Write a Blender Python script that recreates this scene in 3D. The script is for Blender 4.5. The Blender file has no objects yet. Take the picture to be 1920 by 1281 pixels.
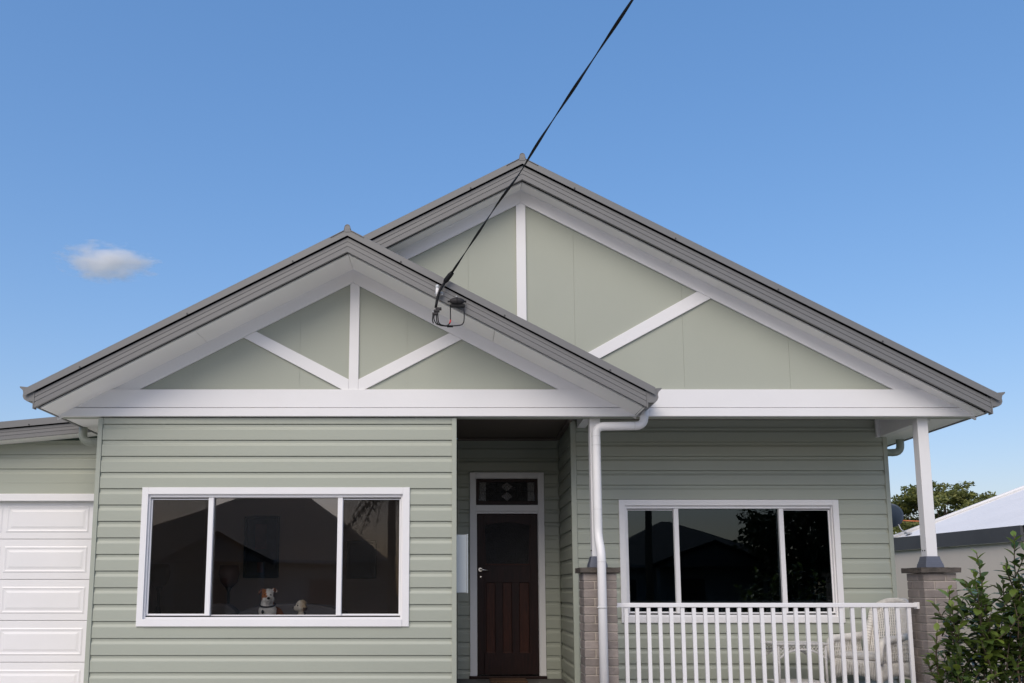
import bpy, bmesh, math, random
from mathutils import Vector, Matrix, noise
R = math.radians
random.seed(7)
scene = bpy.context.scene
COL = scene.collection

# ---------------------------------------------------------------- camera
FPX, PX, PY = 1660.0, 855.0, 879.0          # focal length and principal point, in pixels of the 1920x1281 photograph
cam = bpy.data.cameras.new('camera')
cam.sensor_fit = 'HORIZONTAL'; cam.sensor_width = 36.0
cam.lens = 36.0 * FPX / 1920.0
cam.shift_x = (960.0 - PX) / 1920.0
cam.shift_y = (PY - 640.5) / 1920.0
cam.clip_start = 0.05; cam.clip_end = 5000
camo = bpy.data.objects.new('camera', cam); COL.objects.link(camo)
camo.location = (0, -9.2, 1.6)
camo.rotation_euler = (R(90) + math.atan(231 / 1660.0), 0, 0)
scene.camera = camo
scene.render.resolution_x = 1024; scene.render.resolution_y = 683

# ---------------------------------------------------------------- world, sun, exposure
SUN_EL, SUN_ROT = R(42), R(199)
world = bpy.data.worlds.new('World'); scene.world = world; world.use_nodes = True
wn = world.node_tree.nodes; wl = world.node_tree.links
bg = wn['Background']; bg.inputs['Strength'].default_value = 0.15
sky = wn.new('ShaderNodeTexSky'); sky.sky_type = 'NISHITA'; sky.sun_disc = False
sky.sun_elevation = SUN_EL; sky.sun_rotation = SUN_ROT
sky.altitude = 0; sky.air_density = 1.3; sky.dust_density = 2.0; sky.ozone_density = 5.0
# soft, slightly hazy grade of the whole sky (the same everywhere)
g_ = wn.new('ShaderNodeGamma'); g_.inputs[1].default_value = 0.65
h_ = wn.new('ShaderNodeHueSaturation'); h_.inputs['Saturation'].default_value = 1.47
t_ = wn.new('ShaderNodeMixRGB'); t_.blend_type = 'MULTIPLY'; t_.inputs[0].default_value = 1; t_.inputs[2].default_value = (1.12, 1.00, 1.08, 1)
wl.new(sky.outputs[0], g_.inputs[0]); wl.new(g_.outputs[0], h_.inputs['Color']); wl.new(h_.outputs[0], t_.inputs[1]); wl.new(t_.outputs[0], bg.inputs['Color'])
sl = bpy.data.lights.new('sun', 'SUN'); sl.energy = 1.06; sl.angle = R(44); sl.color = (1.0, 0.93, 0.74)
so = bpy.data.objects.new('sun', sl); COL.objects.link(so)
sd = Vector((math.sin(SUN_ROT) * math.cos(SUN_EL), math.cos(SUN_ROT) * math.cos(SUN_EL), math.sin(SUN_EL)))
so.rotation_euler = (-sd).to_track_quat('-Z', 'Y').to_euler()
so.location = sd * 60
vs = scene.view_settings
vs.view_transform = 'Standard'; vs.look = 'None'; vs.gamma = 1.0; vs.exposure = 0.85; vs.use_curve_mapping = False
scene.render.engine = 'CYCLES'
scene.cycles.max_bounces = 40; scene.cycles.diffuse_bounces = 5; scene.cycles.glossy_bounces = 4; scene.cycles.transmission_bounces = 6; scene.cycles.volume_bounces = 40; scene.cycles.transparent_max_bounces = 16

# ---------------------------------------------------------------- materials
def nodes_of(name):
    m = bpy.data.materials.new(name); m.use_nodes = True
    nt = m.node_tree
    return m, nt.nodes, nt.links, nt.nodes['Principled BSDF']

def paint(name, rgb, rough=0.5, var=0.05, scale=2.0, bump=0.0, bscale=60.0, rand=0.0, spec=0.5, metal=0.0, stretch=(1, 1, 1), dirt=0.0, dirtcol=(0.1, 0.09, 0.07)):
    """painted / mineral surface: base colour with soft mottling, optional per-object tint, fine relief and blotchy dirt"""
    m, n, l, b = nodes_of(name)
    geo = n.new('ShaderNodeNewGeometry')
    mp = n.new('ShaderNodeMapping'); mp.inputs['Scale'].default_value = stretch
    l.new(geo.outputs['Position'], mp.inputs['Vector'])
    t = n.new('ShaderNodeTexNoise'); t.inputs['Scale'].default_value = scale; t.inputs['Detail'].default_value = 5
    l.new(mp.outputs[0], t.inputs['Vector'])
    mr = n.new('ShaderNodeMapRange'); mr.inputs[1].default_value = 0.25; mr.inputs[2].default_value = 0.75
    mr.inputs[3].default_value = 1 - var; mr.inputs[4].default_value = 1 + var
    l.new(t.outputs['Fac'], mr.inputs[0])
    val = mr.outputs[0]
    if rand:
        oi = n.new('ShaderNodeObjectInfo')
        r2 = n.new('ShaderNodeMapRange'); r2.inputs[3].default_value = 1 - rand; r2.inputs[4].default_value = 1 + rand
        l.new(oi.outputs['Random'], r2.inputs[0])
        mu = n.new('ShaderNodeMath'); mu.operation = 'MULTIPLY'
        l.new(val, mu.inputs[0]); l.new(r2.outputs[0], mu.inputs[1]); val = mu.outputs[0]
    hs = n.new('ShaderNodeHueSaturation'); hs.inputs['Color'].default_value = (*rgb, 1)
    l.new(val, hs.inputs['Value'])
    colo = hs.outputs[0]
    if dirt:
        t3 = n.new('ShaderNodeTexNoise'); t3.inputs['Scale'].default_value = scale * 2.3; t3.inputs['Detail'].default_value = 8
        t3.inputs['Roughness'].default_value = 0.7
        l.new(mp.outputs[0], t3.inputs['Vector'])
        m3 = n.new('ShaderNodeMapRange'); m3.inputs[1].default_value = 0.52; m3.inputs[2].default_value = 0.8
        m3.inputs[3].default_value = 0; m3.inputs[4].default_value = dirt
        l.new(t3.outputs['Fac'], m3.inputs[0])
        mx = n.new('ShaderNodeMixRGB'); mx.inputs[2].default_value = (*dirtcol, 1)
        l.new(m3.outputs[0], mx.inputs[0]); l.new(colo, mx.inputs[1]); colo = mx.outputs[0]
    l.new(colo, b.inputs['Base Color'])
    b.inputs['Roughness'].default_value = rough; b.inputs['Metallic'].default_value = metal
    b.inputs['Specular IOR Level'].default_value = spec
    if bump:
        t2 = n.new('ShaderNodeTexNoise'); t2.inputs['Scale'].default_value = bscale; t2.inputs['Detail'].default_value = 4
        l.new(mp.outputs[0], t2.inputs['Vector'])
        bp = n.new('ShaderNodeBump'); bp.inputs['Strength'].default_value = bump; bp.inputs['Distance'].default_value = 0.01
        l.new(t2.outputs['Fac'], bp.inputs['Height']); l.new(bp.outputs[0], b.inputs['Normal'])
    return m

def glass(name, tint, ior=1.5, wave=0.0, refl=(0.95, 0.95, 0.95)):
    m, n, l, b = nodes_of(name)
    n.remove(b)
    out = n['Material Output']
    fr = n.new('ShaderNodeFresnel'); fr.inputs['IOR'].default_value = ior
    tr = n.new('ShaderNodeBsdfTransparent'); tr.inputs['Color'].default_value = (*tint, 1)
    gl = n.new('ShaderNodeBsdfGlossy'); gl.inputs['Roughness'].default_value = 0.0; gl.inputs['Color'].default_value = (*refl, 1)
    mx = n.new('ShaderNodeMixShader')
    if wave:
        geo = n.new('ShaderNodeNewGeometry')
        t = n.new('ShaderNodeTexNoise'); t.inputs['Scale'].default_value = 1.6; t.inputs['Detail'].default_value = 0
        l.new(geo.outputs['Position'], t.inputs['Vector'])
        bp = n.new('ShaderNodeBump'); bp.inputs['Strength'].default_value = wave; bp.inputs['Distance'].default_value = 0.004
        l.new(t.outputs['Fac'], bp.inputs['Height']); l.new(bp.outputs[0], gl.inputs['Normal'])
    l.new(fr.outputs[0], mx.inputs[0]); l.new(tr.outputs[0], mx.inputs[1]); l.new(gl.outputs[0], mx.inputs[2])
    l.new(mx.outputs[0], out.inputs['Surface'])
    return m

def attr_mat(name, rough=0.8, fur=True, sheen=0.0):
    m, n, l, b = nodes_of(name)
    a = n.new('ShaderNodeAttribute'); a.attribute_name = 'fur'
    l.new(a.outputs['Color'], b.inputs['Base Color']); b.inputs['Roughness'].default_value = rough
    if fur:
        t = n.new('ShaderNodeTexNoise'); t.inputs['Scale'].default_value = 90; t.inputs['Detail'].default_value = 3
        tc = n.new('ShaderNodeTexCoord'); l.new(tc.outputs['Object'], t.inputs['Vector'])
        bp = n.new('ShaderNodeBump'); bp.inputs['Strength'].default_value = 0.35; bp.inputs['Distance'].default_value = 0.01
        l.new(t.outputs['Fac'], bp.inputs['Height']); l.new(bp.outputs[0], b.inputs['Normal'])
    return m

def leaf_mat(name, rgb, rgb2, rough=0.4, trans=0.25):
    m, n, l, b = nodes_of(name)
    oi = n.new('ShaderNodeNewGeometry')
    t = n.new('ShaderNodeTexNoise'); t.inputs['Scale'].default_value = 3.0; t.inputs['Detail'].default_value = 3
    l.new(oi.outputs['Position'], t.inputs['Vector'])
    mx = n.new('ShaderNodeMixRGB'); mx.inputs[1].default_value = (*rgb, 1); mx.inputs[2].default_value = (*rgb2, 1)
    ob = n.new('ShaderNodeMath'); ob.operation = 'ADD'
    r = n.new('ShaderNodeMapRange'); r.inputs[3].default_value = -0.4; r.inputs[4].default_value = 0.4
    l.new(oi.outputs['Random Per Island'], r.inputs[0])
    mr = n.new('ShaderNodeMapRange'); mr.inputs[1].default_value = 0.3; mr.inputs[2].default_value = 0.7
    l.new(t.outputs['Fac'], mr.inputs[0])
    l.new(mr.outputs[0], ob.inputs[0]); l.new(r.outputs[0], ob.inputs[1]); ob.use_clamp = True
    l.new(ob.outputs[0], mx.inputs[0])
    l.new(mx.outputs[0], b.inputs['Base Color']); b.inputs['Roughness'].default_value = rough
    tl = n.new('ShaderNodeBsdfTranslucent'); l.new(mx.outputs[0], tl.inputs['Color'])
    ms = n.new('ShaderNodeMixShader'); ms.inputs[0].default_value = trans
    l.new(b.outputs[0], ms.inputs[1]); l.new(tl.outputs[0], ms.inputs[2]); l.new(ms.outputs[0], n['Material Output'].inputs['Surface'])
    return m

M = {}
M['sage'] = paint('sage_cladding', (0.362, 0.382, 0.318), 0.45, 0.03, 1.1, 0.05, 25, stretch=(0.5, 0.5, 3), dirt=0.12, dirtcol=(0.25, 0.26, 0.21), rand=0.02)
M['sage_panel'] = paint('sage_panel', (0.375, 0.392, 0.328), 0.6, 0.03, 1.3, 0.06, 40)
M['white'] = paint('white_paint', (0.78, 0.765, 0.765), 0.42, 0.02, 2.0, 0.03, 40, dirt=0.06, dirtcol=(0.5, 0.48, 0.45))
M['white_alu'] = paint('white_aluminium', (0.80, 0.785, 0.79), 0.35, 0.015, 3.0)
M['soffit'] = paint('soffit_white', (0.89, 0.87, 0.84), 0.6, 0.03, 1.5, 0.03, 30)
M['ceiling'] = paint('ceiling_shade_tone', (0.13, 0.105, 0.09), 0.6, 0.02, 1.5)  # the shade of the recess is put into this dark brown
M['grey'] = paint('grey_steel', (0.172, 0.169, 0.167), 0.42, 0.04, 1.5, 0.0, stretch=(1, 1, 2), dirt=0.1, dirtcol=(0.21, 0.205, 0.195))
M['pvc'] = paint('white_pvc', (0.77, 0.755, 0.75), 0.38, 0.03, 4.0, dirt=0.12, dirtcol=(0.5, 0.47, 0.43))
M['pipe_green'] = paint('green_pipe', (0.30, 0.32, 0.27), 0.45, 0.04, 4)
M['joint'] = paint('pipe_joint', (0.55, 0.54, 0.53), 0.5, 0.02)
M['dark'] = paint('dark_gap', (0.008, 0.008, 0.008), 0.9, 0.05, spec=0.1)
M['brick'] = paint('grey_brick', (0.235, 0.20, 0.18), 0.85, 0.18, 9.0, 0.5, 70, rand=0.22, dirt=0.25, dirtcol=(0.33, 0.30, 0.27))
M['mortar'] = paint('mortar', (0.42, 0.37, 0.32), 0.95, 0.1, 12, 0.5, 90)
M['capstone'] = paint('pier_cap', (0.075, 0.062, 0.052), 0.8, 0.35, 14, 0.8, 45, dirt=0.4, dirtcol=(0.16, 0.13, 0.10))
M['collar'] = paint('collar_blue_grey', (0.10, 0.11, 0.145), 0.5, 0.06, 8)
M['screw'] = paint('screw', (0.05, 0.05, 0.05), 0.5, 0.0)
M['wood'] = paint('dark_stained_timber', (0.017, 0.0046, 0.0030), 0.45, 0.45, 7.0, 0.15, 30, stretch=(6, 6, 0.5), spec=0.25)
M['wood2'] = paint('red_stained_timber', (0.040, 0.0105, 0.0045), 0.45, 0.45, 8.0, 0.15, 30, stretch=(6, 6, 0.5), spec=0.25)
M['chrome'] = paint('satin_chrome', (0.75, 0.74, 0.73), 0.25, 0.0, metal=0.9)
M['meter'] = paint('meter_box_grey', (0.50, 0.54, 0.56), 0.45, 0.02, 3)
M['porch'] = paint('porch_tiles', (0.10, 0.095, 0.09), 0.6, 0.12, 4, 0.1, 40)
M['mulch'] = paint('mulch', (0.045, 0.032, 0.022), 0.95, 0.35, 14, 0.8, 60)
M['bounce_dark'] = paint('bounce_dark_pavers', (0.075, 0.07, 0.066), 0.85, 0.15, 5, 0.3, 40)  # unseen surface, made dark to hold bounce light out of the entry
M['bounce_pale'] = paint('bounce_pale_gravel', (0.68, 0.64, 0.58), 0.95, 0.2, 20, 0.6, 90)  # unseen surface, made pale to bounce light onto the soffits
M['concrete'] = paint('concrete', (0.55, 0.52, 0.48), 0.9, 0.12, 2.5, 0.3, 50)
M['coir'] = paint('coir', (0.10, 0.05, 0.025), 0.95, 0.25, 60, 0.8, 150)
M['gl_left'] = glass('clear_glass', (0.98, 0.975, 0.965), 1.80, 0.25)
M['gl_right'] = glass('tinted_glass', (0.34, 0.37, 0.38), 1.62, 0.25, (0.72, 0.86, 0.90))
M['black_plastic'] = paint('black_plastic', (0.007, 0.007, 0.008), 0.6, 0.1, 20, spec=0.25)
M['charcoal'] = paint('charcoal_plastic', (0.03, 0.027, 0.028), 0.6, 0.15, 20, spec=0.3)
M['red_tape'] = paint('red_tape', (0.65, 0.06, 0.06), 0.5, 0.0)
M['ceramic'] = paint('insulator_ceramic', (0.55, 0.57, 0.58), 0.25, 0.03)
M['galv'] = paint('galvanised', (0.45, 0.45, 0.45), 0.4, 0.08, 20, metal=0.6)
M['wicker'] = paint('white_wicker', (0.74, 0.71, 0.67), 0.65, 0.10, 25, 0.5, 120)
M['render'] = paint('grey_render', (0.79, 0.70, 0.60), 0.9, 0.07, 0.9, 0.2, 60, dirt=0.35, dirtcol=(0.55, 0.49, 0.43), stretch=(1, 1, 0.5))
M['render_l'] = paint('pale_render', (0.45, 0.42, 0.38), 0.9, 0.05, 1.2, 0.2, 60)
M['n_fascia'] = paint('charcoal_fascia', (0.085, 0.085, 0.088), 0.6, 0.15, 1.5, dirt=0.25, dirtcol=(0.14, 0.135, 0.13))
M['n_roof'] = paint('pale_metal_roof', (0.78, 0.765, 0.75), 0.5, 0.04, 0.8, dirt=0.15, dirtcol=(0.45, 0.45, 0.46))
M['dish'] = paint('dish_blue_grey', (0.045, 0.065, 0.10), 0.5, 0.08, 5)
M['orange'] = paint('orange_rod', (0.6, 0.16, 0.04), 0.5, 0.05)
M['bark'] = paint('bark', (0.085, 0.06, 0.042), 0.9, 0.3, 6, 0.6, 30)
M['stem'] = paint('shrub_stem', (0.075, 0.05, 0.03), 0.7, 0.25, 12)
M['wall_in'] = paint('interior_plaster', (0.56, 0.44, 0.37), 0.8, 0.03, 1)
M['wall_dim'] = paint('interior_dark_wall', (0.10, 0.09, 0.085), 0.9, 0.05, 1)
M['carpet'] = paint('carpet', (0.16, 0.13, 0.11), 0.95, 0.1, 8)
M['sofa'] = paint('sofa_fabric', (0.20, 0.18, 0.18), 0.9, 0.06, 8, 0.3, 80)
M['shade'] = paint('lamp_shade', (0.14, 0.075, 0.06), 0.6, 0.15, 6)
M['bronze'] = paint('bronze', (0.06, 0.04, 0.03), 0.4, 0.1, metal=0.5)
M['frame_black'] = paint('picture_frame', (0.012, 0.012, 0.018), 0.4, 0.05)
M['art'] = paint('dark_print', (0.022, 0.022, 0.042), 0.5, 0.6, 5.0)
M['art_red'] = paint('print_red', (0.10, 0.022, 0.024), 0.5, 0.4, 9.0)
M['leaf'] = leaf_mat('shrub_leaf', (0.040, 0.078, 0.022), (0.13, 0.18, 0.038), 0.27, 0.22)
M['leaf_new'] = leaf_mat('young_leaf', (0.14, 0.22, 0.035), (0.22, 0.27, 0.045), 0.32, 0.3)
M['leaf_tree'] = leaf_mat('tree_leaf', (0.095, 0.12, 0.03), (0.25, 0.25, 0.065), 0.6, 0.3)
M['leaf_dark'] = leaf_mat('dark_tree_leaf', (0.02, 0.04, 0.015), (0.05, 0.07, 0.025), 0.6, 0.3)
M['grass'] = paint('lawn', (0.07, 0.10, 0.035), 0.95, 0.25, 3.0, 0.6, 60, dirt=0.3, dirtcol=(0.14, 0.13, 0.06))
M['asphalt'] = paint('asphalt', (0.055, 0.055, 0.056), 0.9, 0.15, 2.0, 0.4, 80)
M['tile_roof'] = paint('dark_tile_roof', (0.06, 0.055, 0.052), 0.8, 0.2, 4.0, 0.4, 20)
M['opp_wall'] = paint('opposite_wall', (0.20, 0.19, 0.18), 0.8, 0.08, 2.0)
M['opp_wall2'] = paint('opposite_boards', (0.16, 0.17, 0.19), 0.8, 0.08, 2.0)
M['timber_pole'] = paint('pole_timber', (0.12, 0.095, 0.07), 0.9, 0.25, 5, 0.4, 30, stretch=(4, 4, 0.4))
M['fur'] = attr_mat('dog_fur')
M['nose'] = paint('dog_nose', (0.01, 0.009, 0.009), 0.3, 0.0)
M['eye'] = paint('dog_eye', (0.012, 0.008, 0.006), 0.1, 0.0)
M['collar_dog'] = paint('dog_collar', (0.05, 0.045, 0.05), 0.5, 0.0)

def textured_glass():
    m, n, l, b = nodes_of('leadlight_glass')
    v = n.new('ShaderNodeTexVoronoi'); v.inputs['Scale'].default_value = 70
    geo = n.new('ShaderNodeNewGeometry'); l.new(geo.outputs['Position'], v.inputs['Vector'])
    bp = n.new('ShaderNodeBump'); bp.inputs['Strength'].default_value = 0.45; bp.inputs['Distance'].default_value = 0.012
    l.new(v.outputs['Distance'], bp.inputs['Height']); l.new(bp.outputs[0], b.inputs['Normal'])
    b.inputs['Base Color'].default_value = (0.010, 0.009, 0.009, 1); b.inputs['Roughness'].default_value = 0.3
    b.inputs['Specular IOR Level'].default_value = 0.25
    return m
M['lead_glass'] = textured_glass()
M['lead_pale'] = paint('leadlight_pale', (0.035, 0.035, 0.033), 0.25, 0.5, 40, 0.4, 90)
M['lead_red'] = paint('leadlight_amber', (0.016, 0.010, 0.008), 0.25, 0.5, 40, 0.4, 90)

def screen_mat():
    m, n, l, b = nodes_of('insect_screen')
    tr = n.new('ShaderNodeBsdfTransparent'); mx = n.new('ShaderNodeMixShader')
    b.inputs['Base Color'].default_value = (0.012, 0.011, 0.010, 1); b.inputs['Roughness'].default_value = 0.9; b.inputs['Specular IOR Level'].default_value = 0.1
    mx.inputs[0].default_value = 0.30
    l.new(tr.outputs[0], mx.inputs[1]); l.new(b.outputs[0], mx.inputs[2]); l.new(mx.outputs[0], n['Material Output'].inputs['Surface'])
    return m
M['screen'] = screen_mat()

# ---------------------------------------------------------------- builders
WL = {}
def wloc(o): return WL.get(o, Vector((0, 0, 0))) if o else Vector((0, 0, 0))

def link(name, me, parent=None, loc=(0, 0, 0), rot=None, local=False):
    o = bpy.data.objects.new(name, me); COL.objects.link(o)
    loc = Vector(loc)
    if parent: o.parent = parent
    if local: o.location = loc; WL[o] = loc + wloc(parent)
    else: o.location = loc - wloc(parent); WL[o] = loc
    if rot: o.rotation_euler = rot
    return o

def tag(o, label=None, cat=None, group=None, kind=None):
    if label: o['label'] = label
    if cat: o['category'] = cat
    if group: o['group'] = group
    if kind: o['kind'] = kind
    return o

def thing(name, label, cat, loc=(0, 0, 0), rotz=0, group=None):
    o = bpy.data.objects.new(name, None); COL.objects.link(o)
    o.empty_display_size = 0.2
    o.location = loc; o.rotation_euler = (0, 0, rotz); WL[o] = Vector(loc)
    return tag(o, label, cat, group)

class MB:
    def __init__(s): s.v = []; s.f = []; s.sm = []
    def add(s, vs_, fs, smooth=False):
        k = len(s.v); s.v += [tuple(p) for p in vs_]
        for f in fs: s.f.append(tuple(i + k for i in f)); s.sm.append(smooth)
        return s
    def box(s, x0, x1, y0, y1, z0, z1):
        return s.add([(x0, y0, z0), (x1, y0, z0), (x1, y1, z0), (x0, y1, z0), (x0, y0, z1), (x1, y0, z1), (x1, y1, z1), (x0, y1, z1)],
                     [(0, 3, 2, 1), (4, 5, 6, 7), (0, 1, 5, 4), (1, 2, 6, 5), (2, 3, 7, 6), (3, 0, 4, 7)])
    def prism(s, poly, y0, y1):
        """polygon in XZ (any order) extruded from y0 to y1"""
        a = sum(poly[i][0] * poly[(i + 1) % len(poly)][1] - poly[(i + 1) % len(poly)][0] * poly[i][1] for i in range(len(poly)))
        if a < 0: poly = poly[::-1]
        n = len(poly)
        vs_ = [(x, y0, z) for x, z in poly] + [(x, y1, z) for x, z in poly]
        fs = [tuple(range(n)), tuple(range(2 * n - 1, n - 1, -1))]
        for i in range(n): j = (i + 1) % n; fs.append((i, i + n, j + n, j))
        return s.add(vs_, fs)
    def sweep_x(s, prof, x0, x1, zf0, zf1, closed=True):
        """profile of (y, z) swept from x0 to x1; zf are z offsets at the two ends (a raked run is cut plumb)"""
        n = len(prof)
        vs_ = [(x0, y, z + zf0) for y, z in prof] + [(x1, y, z + zf1) for y, z in prof]
        fs = []
        for i in range(n if closed else n - 1): j = (i + 1) % n; fs.append((i, j, j + n, i + n))
        if closed: fs += [tuple(range(n - 1, -1, -1)), tuple(range(n, 2 * n))]
        return s.add(vs_, fs)
    def sweep_y(s, prof, y0, y1, closed=True):
        n = len(prof)
        vs_ = [(x, y0, z) for x, z in prof] + [(x, y1, z) for x, z in prof]
        fs = []
        for i in range(n if closed else n - 1): j = (i + 1) % n; fs.append((i, j, j + n, i + n))
        if closed: fs += [tuple(range(n - 1, -1, -1)), tuple(range(n, 2 * n))]
        return s.add(vs_, fs)
    def tube(s, path, r, seg=10, caps=True, flat=None):
        """round tube along a path; r is a number or a list; flat=(ratio, twist per point)"""
        path = [Vector(p) for p in path]; n = len(path)
        rr = r if isinstance(r, (list, tuple)) else [r] * n
        vs_, fs = [], []; up = None
        for i, p in enumerate(path):
            d = (path[min(i + 1, n - 1)] - path[max(i - 1, 0)])
            d = d.normalized() if d.length > 1e-9 else Vector((0, 0, 1))
            if up is None: up = Vector((0, 0, 1)) if abs(d.z) < 0.9 else Vector((1, 0, 0))
            a = d.cross(up).normalized(); b2 = a.cross(d).normalized(); up = b2
            for k in range(seg):
                t = 2 * math.pi * k / seg
                u, w = math.cos(t) * rr[i], math.sin(t) * rr[i]
                if flat:
                    w *= flat[0]; ang = flat[1] * i
                    u, w = u * math.cos(ang) - w * math.sin(ang), u * math.sin(ang) + w * math.cos(ang)
                vs_.append(p + a * u + b2 * w)
        for i in range(n - 1):
            for k in range(seg):
                k2 = (k + 1) % seg
                fs.append((i * seg + k, i * seg + k2, (i + 1) * seg + k2, (i + 1) * seg + k))
        s.add(vs_, fs, True)
        if caps:
            k = len(s.v) - n * seg
            s.f.append(tuple(k + i for i in range(seg - 1, -1, -1))); s.sm.append(False)
            s.f.append(tuple(k + (n - 1) * seg + i for i in range(seg))); s.sm.append(False)
        return s
    def lathe(s, prof, c=(0, 0, 0), seg=20):
        """(radius, z) profile turned about a vertical axis at c"""
        n = len(prof); vs_, fs = [], []
        for r_, z in prof:
            for k in range(seg):
                t = 2 * math.pi * k / seg
                vs_.append((c[0] + r_ * math.cos(t), c[1] + r_ * math.sin(t), c[2] + z))
        for i in range(n - 1):
            for k in range(seg):
                k2 = (k + 1) % seg
                fs.append((i * seg + k, i * seg + k2, (i + 1) * seg + k2, (i + 1) * seg + k))
        fs.append(tuple(range(seg - 1, -1, -1))); fs.append(tuple((n - 1) * seg + k for k in range(seg)))
        return s.add(vs_, fs, True)
    def ball(s, c, r, seg=12, rings=8, rot=None):
        if not isinstance(r, (list, tuple)): r = (r, r, r)
        vs_, fs = [], []
        for i in range(rings + 1):
            ph = math.pi * i / rings
            for k in range(seg):
                t = 2 * math.pi * k / seg
                p = Vector((r[0] * math.sin(ph) * math.cos(t), r[1] * math.sin(ph) * math.sin(t), -r[2] * math.cos(ph)))
                if rot: p = rot @ p
                vs_.append(p + Vector(c))
        for i in range(rings):
            for k in range(seg):
                k2 = (k + 1) % seg
                fs.append((i * seg + k, i * seg + k2, (i + 1) * seg + k2, (i + 1) * seg + k))
        return s.add(vs_, fs, True)
    def mesh(s, name, mat=None):
        me = bpy.data.meshes.new(name); me.from_pydata(s.v, [], s.f)
        me.polygons.foreach_set('use_smooth', s.sm)
        if mat: me.materials.append(M[mat])
        me.validate(clean_customdata=False)
        bm = bmesh.new(); bm.from_mesh(me)
        bmesh.ops.remove_doubles(bm, verts=bm.verts, dist=1e-6)
        bmesh.ops.recalc_face_normals(bm, faces=bm.faces)
        bm.to_mesh(me); bm.free()
        return me
    def build(s, name, mat, parent=None, bevel=0.0, loc=(0, 0, 0), rot=None, local=False):
        o = link(name, s.mesh(name, mat), parent, loc, rot, local)
        if bevel:
            md = o.modifiers.new('bevel', 'BEVEL'); md.width = bevel; md.segments = 2; md.limit_method = 'ANGLE'; md.angle_limit = R(40)
            md.harden_normals = False
        return o

def clip(poly, a, b, c):
    """keep the part of an XZ polygon where a*x + b*z <= c"""
    out = []
    for i in range(len(poly)):
        p, q = poly[i], poly[(i + 1) % len(poly)]
        dp, dq = a * p[0] + b * p[1] - c, a * q[0] + b * q[1] - c
        if dp <= 0: out.append(p)
        if dp * dq < 0:
            t = dp / (dp - dq); out.append((p[0] + t * (q[0] - p[0]), p[1] + t * (q[1] - p[1])))
    return out

def struct(o): return tag(o, kind='structure')

# ---------------------------------------------------------------- ground
def sheet(name, mat, x0, x1, y0, y1, z):
    return struct(MB().add([(x0, y0, z), (x1, y0, z), (x1, y1, z), (x0, y1, z)], [(0, 1, 2, 3)]).build(name, mat))
sheet('ground', 'grass', -600, 600, -600, 1400, 0.0)
sheet('driveway', 'concrete', -6.6, -3.9, -11.2, 1.2, 0.004)
sheet('garden_bed', 'mulch', 3.6, 6.4, -2.2, -0.4, 0.008)
sheet('bounce_yard', 'bounce_pale', -3.9, 9.0, -11.2, -0.12, 0.002)  # out of view, added to throw light up under the gables
sheet('bounce_cut_path', 'bounce_dark', -0.7, 1.95, -11.2, -0.12, 0.006)  # out of view, added to cut the bounce reaching the entry
sheet('footpath', 'concrete', -300, 300, -12.6, -11.2, 0.008)
sheet('road', 'asphalt', -300, 300, -21.5, -14.4, 0.004)
for yk in (-14.4, -21.65):
    struct(MB().box(-300, 300, yk, yk + 0.15, -0.05, 0.13).build('kerb', 'concrete', bevel=0.02))

# ---------------------------------------------------------------- the house
house = thing('house', 'sage green weatherboard cottage with white trim and twin grey gables', 'house')
PITCH, ZL0 = 0.171, 3.356                        # board cover and the top joint line
BP = lambda h: [(0.012, 0.0), (-0.0150, 0.0), (-0.0155, 0.004), (-0.0155, min(h, 0.108))] + ([(-0.0138, 0.115), (-0.006, 0.130), (-0.003, 0.138), (-0.003, 0.1645), (0.010, 0.1655)] if h > 0.168 else []) + [(0.010 if h > 0.168 else -0.0155, h), (0.012, h)]
_bc = {}
def board_mesh(L, h):
    key = (round(L, 3), round(h, 3))
    if key not in _bc: _bc[key] = MB().sweep_x(BP(h), 0, L, 0, 0).mesh('weatherboard', 'sage')
    return _bc[key]
def cladding(wall, x0, x1, y, z_lo, z_hi, openings=(), axis='X', flip=False):
    """courses of weatherboard, each board its own piece; openings are (x0, x1, z0, z1)"""
    k = 0
    while True:
        zb = ZL0 - PITCH * k; k += 1
        if zb + PITCH <= z_lo: break
        if zb >= z_hi: continue
        h = min(PITCH, z_hi - zb)
        if h < 0.02: continue
        segs = [(x0, x1)]
        for (a, b, c, d) in openings:
            if min(d, zb + h) - max(c, zb) > 0.5 * h:
                ns = []
                for (p, q) in segs:
                    if b <= p or a >= q: ns.append((p, q)); continue
                    if a > p: ns.append((p, a))
                    if b < q: ns.append((b, q))
                segs = ns
        for (p, q) in segs:
            if q - p < 0.02: continue
            me = board_mesh(q - p, h)
            if axis == 'X': link('weatherboard', me, wall, (p, y, zb))
            elif not flip: link('weatherboard', me, wall, (y, q, zb), (0, 0, R(-90)))       # faces -X
            else: link('weatherboard', me, wall, (y, p, zb), (0, 0, R(90)))                # faces +X
def wall_panel(name, x0, x1, y0, y1, z0, z1, op=None, mat='sage'):
    b = MB()
    if op:
        a, c, d, e = op
        b.box(x0, a, y0, y1, z0, z1).box(c, x1, y0, y1, z0, z1).box(a, c, y0, y1, z0, d).box(a, c, y0, y1, e, z1)
    else: b.box(x0, x1, y0, y1, z0, z1)
    return b.build(name, mat, house)

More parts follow.
